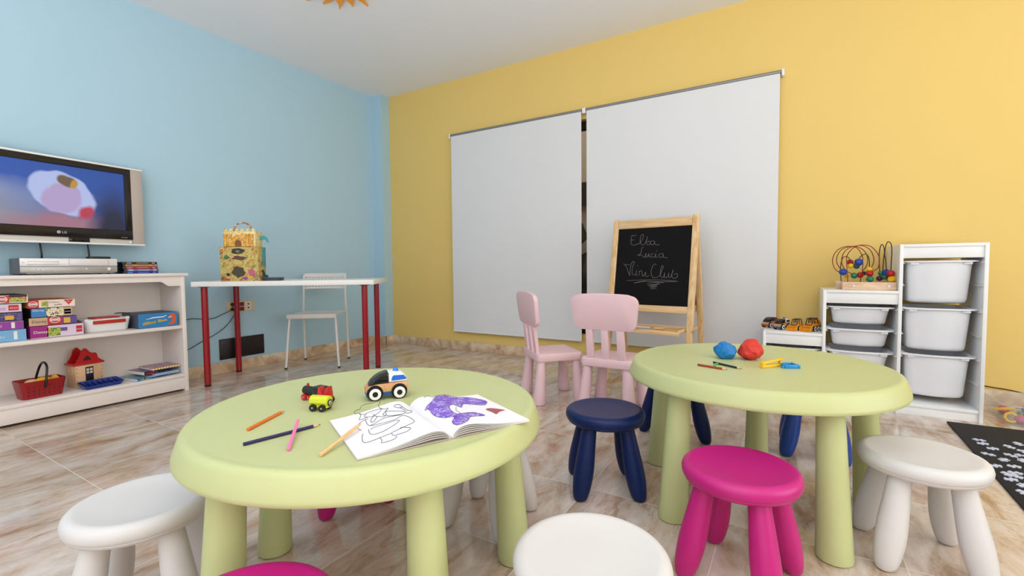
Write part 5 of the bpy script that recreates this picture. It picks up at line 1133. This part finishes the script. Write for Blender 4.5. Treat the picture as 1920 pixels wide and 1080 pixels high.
for p, q in zip(R, R[1:] + R[:1]):
    for k in range(len(p)): t.faces.new((p[k], p[(k + 1) % len(p)], q[(k + 1) % len(q)], q[k]))
bmesh.ops.recalc_face_normals(t, faces=t.faces); merge(b, t); obj('rim', b, mat('clear_rim', (222, 226, 222), .2, alpha=.35), r)
random.seed(21)
tc_ = [('yellow', YELP), ('green', mat('toy_green', (24, 130, 90), .35)), ('pink', mat('toy_pink', (196, 90, 130), .35)), ('blue', mat('toy_blue', (40, 90, 190), .35)), ('red', mat('toy_red', (206, 60, 70), .35)), ('violet', mat('toy_violet', (96, 60, 140), .35)), ('orange', ORNG)]
spots_ = [(-.185, -.115), (-.14, -.06), (-.15, -.115), (-.06, -.115), (-.10, -.11), (-.02, -.11), (.06, -.10), (-.18, -.01), (-.09, -.02), (0, -.02), (.08, 0), (-.16, .07), (-.06, .08), (.04, .08), (.15, -.06)]
for i, (x, y) in enumerate(spots_):
    cn, m_ = tc_[i % 7]; nm = ('toy_ring', 'toy_bar', 'toy_ball')[i % 3]; b = new(); z = .022 + .0
    if nm == 'toy_ring': tube(b, [(.022 * math.cos(2 * PI * k / 16), .022 * math.sin(2 * PI * k / 16), 0) for k in range(16)], .006, 8, closed=True); M = T(1.16 + x, 3.385 + y, .033) @ RX(1.2) @ RY(.5 * i)
    elif nm == 'toy_bar': t = bmesh.new(); box(t, (-.04, -.007, -.007), (.04, .007, .007), .003); merge(b, t); M = T(1.16 + x, 3.385 + y, .05) @ RZ(i * 1.3) @ RY(.25)
    else: t = bmesh.new(); bmesh.ops.create_icosphere(t, subdivisions=3, radius=.024); merge(b, t); M = T(1.16 + x, 3.385 + y, .0275)
    o = obj(nm, b, m_); o.matrix_world = M
    pos = 'front' if y < -.05 else ('back' if y > .05 else 'middle'); sd = 'left' if x < -.12 else ('right' if x > .05 else 'centre')
    tag(o, '%s plastic %s in the clear toy box, %s %s of the box' % (cn, nm[4:], pos, sd), 'toy', 'toys in the clear box')
b = new(); tube(b, smoothpts([(.862, 3.634, .135), (.92, 3.632, .12), (1.0, 3.632, .108), (1.08, 3.628, .100), (1.16, 3.615, .08), (1.22, 3.610, .03), (1.28, 3.60, .004)], 5), .003, 6); tag(obj('cable', b, BLACK), 'thin black cable running along the yellow wall behind the clear toy box', 'cable')

# ================================================================== SUN ORNAMENT ON THE CEILING
r = thing('sun_ornament', 'orange and yellow sun with wavy rays fixed to the ceiling at the top edge', 'ornament', (-2.49, 1.985, ZC - .03), 0)
SUNY = mat('sun_yellow', (252, 214, 40), .45); SUNO = mat('sun_orange', (255, 164, 24), .45)
b = new(); t = bmesh.new(); lathe(t, [(0, -.012), (.12, -.008), (.165, .002), (.172, .012), (.165, .03), (0, .03)], 48); merge(b, t); obj('face_disc', b, SUNY, r)
for k in range(18):
    a = 2 * PI * k / 18 + .12; L_ = .310 if k % 2 == 0 else .280
    P = [(.160, -.030), (.20, -.026), (.235, -.008), (L_, .030), (.240, .018), (.20, .022), (.160, .028)]
    b = new(); prism(b, P, .004, .022, RZ(a), 0, .002); obj('ray', b, SUNO, r)
